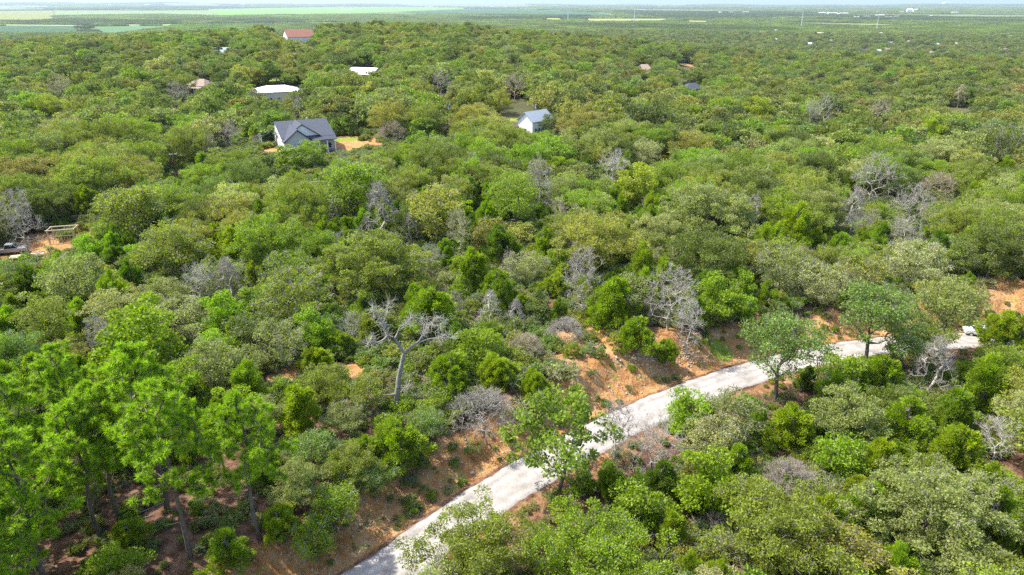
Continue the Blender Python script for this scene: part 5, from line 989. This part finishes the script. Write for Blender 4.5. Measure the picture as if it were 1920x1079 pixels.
# ------------------------------------------------------------------ masts and utility poles
def mast(tx, ty, bx, by, label):
    """white steel power-line pole on the plain"""
    x, y, zz = ground_at(bx, by); d = pray(tx, ty); t = hypot(x, y) / hypot(d[0], d[1]); h = CAMH + d[2] * t - zz
    r_ = empty('transmission_pole', (x, y, zz)); tag(r_, label, 'transmission pole', 'white poles of the far power line'); r0 = y * .00042
    m = MB(); m.tube((0, 0, -1), (0, 0, h), r0 * 1.3, r0 * .7, 10); m.build('pole', M['galv'], r_)
    for k, f in enumerate((.98, .88, .78)):
        m = MB(); sgn = 1 if k % 2 else -1; m.tube((0, 0, h * f), (sgn * h * .085, 0, h * f + h * .02), r0 * .4, r0 * .25, 6); m.build('arm', M['galv'], r_)
    return x, y, zz + h * .9
mast(1064, 17, 1065, 40, 'leftmost of the four thin white poles on the plain')
mast(1190, 18, 1189, 44, 'second thin white pole from the left on the plain')
mast(1506, 22, 1502, 52, 'third thin white pole from the left, above the suburb')
mast(1647, 31, 1643, 58, 'rightmost thin white pole, standing in the suburb')
def upole(tx, ty, bx, by, mt, label, kit=('transformer',), r=.16):
    x, y, zz = ground_at(bx, by); d = pray(tx, ty); t = hypot(x, y) / hypot(d[0], d[1]); h = CAMH + d[2] * t - zz
    r_ = empty('utility_pole', (x, y, zz), .5); tag(r_, label, 'utility pole', 'wooden utility poles')
    m = MB(); m.tube((0, 0, -.5), (0, 0, h), r * 1.2, r * .8, 10); m.build('pole', mt, r_)
    m = MB(); m.box(-.9, .9, -.09, .03, h - .5, h - .36); ca = m.build('crossarm', M['galv'], r_)
    for k in (-.8, 0, .8): m = MB(); m.tube((k, -.03, h - .36), (k, -.03, h - .16), .05, .035, 8); m.build('insulator', M['white_paint'], ca)
    if 'transformer' in kit: m = MB(); m.tube((.38, -.1, h - 1.9), (.38, -.1, h - .95), .24, .24, 12); m.tube((.38, -.1, h - .95), (.38, -.1, h - .85), .2, .1, 12); m.build('transformer', M['galv'], r_)
    return np.array([x, y, zz + h - .2])
pa = upole(324, 286, 335, 345, M['brown_pole'], 'reddish brown utility pole standing alone in the left wood', ())
pb = upole(517, 248, 522, 286, M['pole_wood'], 'dark utility pole at the left end of the grey gabled house')
pc = upole(838, 195, 840, 252, M['pole_wood'], 'dark utility pole in the wood left of the white cottage')
pd_ = upole(1000, 195, 1001, 240, M['pole_wood'], 'dark utility pole in front of the white gabled cottage')
pe = upole(380, 136, 381, 165, M['pole_wood'], 'dark pole before the tan hipped roof', ())
pf = upole(1211, 116, 1213, 138, M['pole_wood'], 'pole beside the stone-grey house with light brown roof', ())
def wire(a, b, sag, label):
    n = 14; P_ = [a * (1 - i / n) + b * (i / n) - np.array([0, 0, sag * 4 * (i / n) * (1 - i / n)]) for i in range(n + 1)]
    m = MB()
    for q in (0, .5):
        for u_, v_ in zip(P_[:-1], P_[1:]): m.tube(u_ - np.array([0, 0, q]), v_ - np.array([0, 0, q]), .014, .014, 4)
    tag(m.build('power_line', M['trim_dark']), label, 'power line', 'wires between the utility poles')
wire(pb, pc, 2.2, 'thin dark wires from the house pole to the next pole on the right'); wire(pc, pd_, 1.2, 'thin dark wires from the dark pole to the cottage pole'); wire(pa, pb, 2.0, 'thin dark wires from the reddish pole to the house pole')

# ------------------------------------------------------------------ clearing at the left: timber frame, pickup, trailer
x, y, zz = ground_at(118, 456); r_ = empty('timber_frame', (x, y, zz), .25); tag(r_, 'pale unfinished timber frame in the orange clearing at left', 'timber frame')
for u_ in (-2.2, 0, 2.2):
    for v_ in (0, 2.6): m = MB(); m.box(u_ - .08, u_ + .08, v_ - .08, v_ + .08, -.5, 2.5); m.build('post', M['timber'], r_)
m = MB(); m.box(-2.5, 2.5, -.1, .06, 2.5, 2.68); m.build('beam', M['timber'], r_); m = MB(); m.box(-2.5, 2.5, 2.5, 2.7, 2.5, 2.68); m.build('beam', M['timber'], r_)
for u_ in (-2.3, 2.3): m = MB(); m.box(u_ - .05, u_ + .05, .07, 2.49, 2.5, 2.64); m.build('side_beam', M['timber'], r_)
for k in range(9): u_ = -2.0 + k * .5; m = MB(); m.box(u_ - .03, u_ + .03, -.14, -.1, .0, 1.5); m.build('slat', M['timber'], r_)
m = MB(); m.box(-2.3, 2.3, -.18, -.141, 1.4, 1.52); m.build('rail', M['timber'], r_)
# cars
def car(px, py, rz, body, label, nm='parked_car', pickup=False, cat='car'):
    x, y, zz = ground_at(px, py); r_ = empty(nm, (x, y, zz + .02), rz); tag(r_, label, cat)
    m = MB(); hw = .9
    prof = [(-2.3, .42), (2.3, .42), (2.35, .75), (2.2, .98), (1.2, 1.05), (-1.5, 1.06), (-2.3, 1.0), (-2.36, .7)] if not pickup else [(-2.8, .5), (2.7, .5), (2.75, .85), (2.6, 1.12), (1.5, 1.18), (-2.8, 1.18)]
    n = len(prof)
    V = [(u_, -hw, v_) for u_, v_ in prof] + [(u_, hw, v_) for u_, v_ in prof]
    m.add(V, [tuple(range(n)), tuple(range(n, 2 * n))[::-1]] + [((i + 1) % n, i, n + i, n + (i + 1) % n) for i in range(n)])
    bo = m.build('body', body, r_); bv = bo.modifiers.new('b', 'BEVEL'); bv.width = .09; bv.segments = 3
    base, top = (1.05, 1.5) if not pickup else (1.17, 1.85); f0, f1, b0, b1 = (1.1, .45, -1.7, -1.05) if not pickup else (1.35, .75, -.75, -.6)
    m = MB(); hb, ht = .84, .68
    V = [(b0, -hb, base), (f0, -hb, base), (f0, hb, base), (b0, hb, base), (b1, -ht, top), (f1, -ht, top), (f1, ht, top), (b1, ht, top)]
    m.add(V, [(0, 1, 5, 4), (1, 2, 6, 5), (2, 3, 7, 6), (3, 0, 4, 7)]); g = m.build('windows', M['glass'], r_)
    m = MB(); m.box(b1 - .03, f1 + .03, -ht - .02, ht + .02, top, top + .06); ro = m.build('roof', body, r_); bv = ro.modifiers.new('b', 'BEVEL'); bv.width = .03; bv.segments = 2
    for sy in (-1, 1):
        for a_, b_ in ((f0, f1), (b0, b1)): m = MB(); m.tube((a_, sy * hb, base), (b_, sy * ht, top), .045, .045, 6); m.build('pillar', body, r_)
    if pickup:
        m = MB(); m.box(-2.7, -.85, -.75, .75, 1.181, 1.2); m.build('bed', M['trim_dark'], r_)
    ax = (1.45, -1.4) if not pickup else (1.75, -1.75)
    for a_ in ax:
        for sy in (-1, 1):
            m = MB(); m.tube((a_, sy * .72, .34), (a_, sy * .93, .34), .34, .34, 20); wh = m.build('wheel', M['rubber'], r_); m = MB(); m.tube((a_, sy * .925, .34), (a_, sy * .945, .34), .2, .2, 14); m.build('rim', M['galv'], wh)
    fx_ = 2.3 if not pickup else 2.7
    for sy in (-1, 1):
        m = MB(); m.box(fx_ - .03, fx_ + .06, sy * .62 - .18, sy * .62 + .18, .72, .9); m.build('headlight', M['white_paint'], r_)
        m = MB(); m.box(-fx_ - .09 + (0 if not pickup else -.02), -fx_, sy * .66 - .14, sy * .66 + .14, .72, .92); m.build('taillight', mat('red_lens', (.4, .02, .02), .3), r_)
paint_w = mat('white_car_paint', (.72, .75, .78), .25, .5, coat=.6); paint_s = mat('silver_car_paint', (.42, .46, .5), .25, .5, metal=.4, coat=.5)
car(1838, 630, radians(160), paint_w, 'white car half hidden under the trees at the right edge')
car(22, 476, radians(20), paint_s, 'silver-blue pickup parked in the clearing at the left edge', 'pickup_truck', True, 'pickup')
x, y, zz = ground_at(52, 486); r_ = empty('flatbed_trailer', (x, y, zz), radians(24)); tag(r_, 'long grey flatbed trailer on the orange clearing at left', 'trailer')
m = MB(); m.box(-2.6, 2.6, -1.0, 1.0, .62, .72); m.build('deck', M['timber'], r_)
m = MB(); m.box(-2.65, 2.65, -1.06, -1.005, .5, .78); m.box(-2.65, 2.65, 1.005, 1.06, .5, .78); m.box(2.66, 3.8, -.05, .05, .52, .6); m.build('frame', M['trim_dark'], r_)
for sx in (-.9, .1):
    for sy in (-1, 1): m = MB(); m.tube((sx, sy * 1.08, .34), (sx, sy * 1.28, .34), .34, .34, 18); wh = m.build('wheel', M['rubber'], r_); m = MB(); m.tube((sx, sy * 1.275, .34), (sx, sy * 1.3, .34), .18, .18, 12); m.build('rim', M['galv'], wh)

# ------------------------------------------------------------------ fallen wood: logs in the pine clearing, rocks on the bank
rng = np.random.default_rng(9)
for i, (px, py, ln, a_, lab) in enumerate([(275, 958, 3.2, .75, 'thin pale fallen log on the brown soil under the pines'), (262, 975, 2.2, .5, 'shorter fallen branch just below the pale log under the pines')]):
    x, y, zz = ground_at(px, py); m = MB(); P_ = [np.array([ln * (f - .5) * cos(a_), ln * (f - .5) * sin(a_), .1 + .04 * sin(f * 7)]) for f in (0, .3, .6, 1)]
    for k in range(3): m.tube(P_[k], P_[k + 1], .09 - .02 * k, .07 - .02 * k, 8)
    o = m.build('fallen_log', M['pale_bark'], None, (x, y, zz)); tag(o, lab, 'log')
# stones scattered along the foot of the bank: uncountable rubble
V = []; F = []; o_ = 0
for i in range(900):
    if i < 500: k = rng.integers(14, len(ROAD) - 12); c = ROAD[k] * (f := rng.random()) + ROAD[k + 1] * (1 - f); t_ = ROAD[k + 1] - ROAD[k]; t_ /= np.linalg.norm(t_); q = c + np.array([-t_[1], t_[0]]) * rng.uniform(3.0, 7.5)
    else: q = np.array(W(1240 + rng.normal(0, 40), 668 + rng.normal(0, 12)))
    s_ = rng.uniform(.05, .2) * (1.5 if rng.random() < .1 else 1); z_ = T1(q[0], q[1])
    v = np.array([(1, 0, 0), (0, 1, 0), (-1, 0, 0), (0, -1, 0), (0, 0, .8), (0, 0, -.8)], float) * rng.uniform(.6, 1.3, (6, 1)) * s_; an = rng.uniform(0, 6.28); c_, s2 = cos(an), sin(an)
    v = np.stack([v[:, 0] * c_ - v[:, 1] * s2 + q[0], v[:, 0] * s2 + v[:, 1] * c_ + q[1], v[:, 2] + z_ + s_ * .25], 1)
    V.append(v); F.append(np.array([(0, 1, 4), (1, 2, 4), (2, 3, 4), (3, 0, 4), (1, 0, 5), (2, 1, 5), (3, 2, 5), (0, 3, 5)]) + o_); o_ += 6
ob = link(bpy.data.objects.new('rubble', np_mesh('rubble', np.concatenate(V), [np.concatenate(F)], [mat('pale_stone', (.5, .42, .33), .9, noise=.3, scale=6)]))); tag(ob, 'pale stones scattered along the foot of the orange road bank', 'rubble', None, 'stuff')

# ------------------------------------------------------------------ haze
hm = bpy.data.materials.new('haze'); hm.use_nodes = True; N = hm.node_tree.nodes; N.remove(N['Principled BSDF']); v = N.new('ShaderNodeVolumePrincipled')
v.inputs['Color'].default_value = (.60, .74, .88, 1); v.inputs['Density'].default_value = HAZE = 4e-5; v.inputs['Anisotropy'].default_value = .2
hm.node_tree.links.new(v.outputs[0], N['Material Output'].inputs['Volume'])
m = MB(); m.box(-62000, 62000, -62000, 62000, PLAIN - 40, 200); hz = m.build('haze', hm); tag(hz, kind='stuff', label='thin pale blue haze over the whole plain', cat='haze')
print('objects', len(bpy.data.objects))
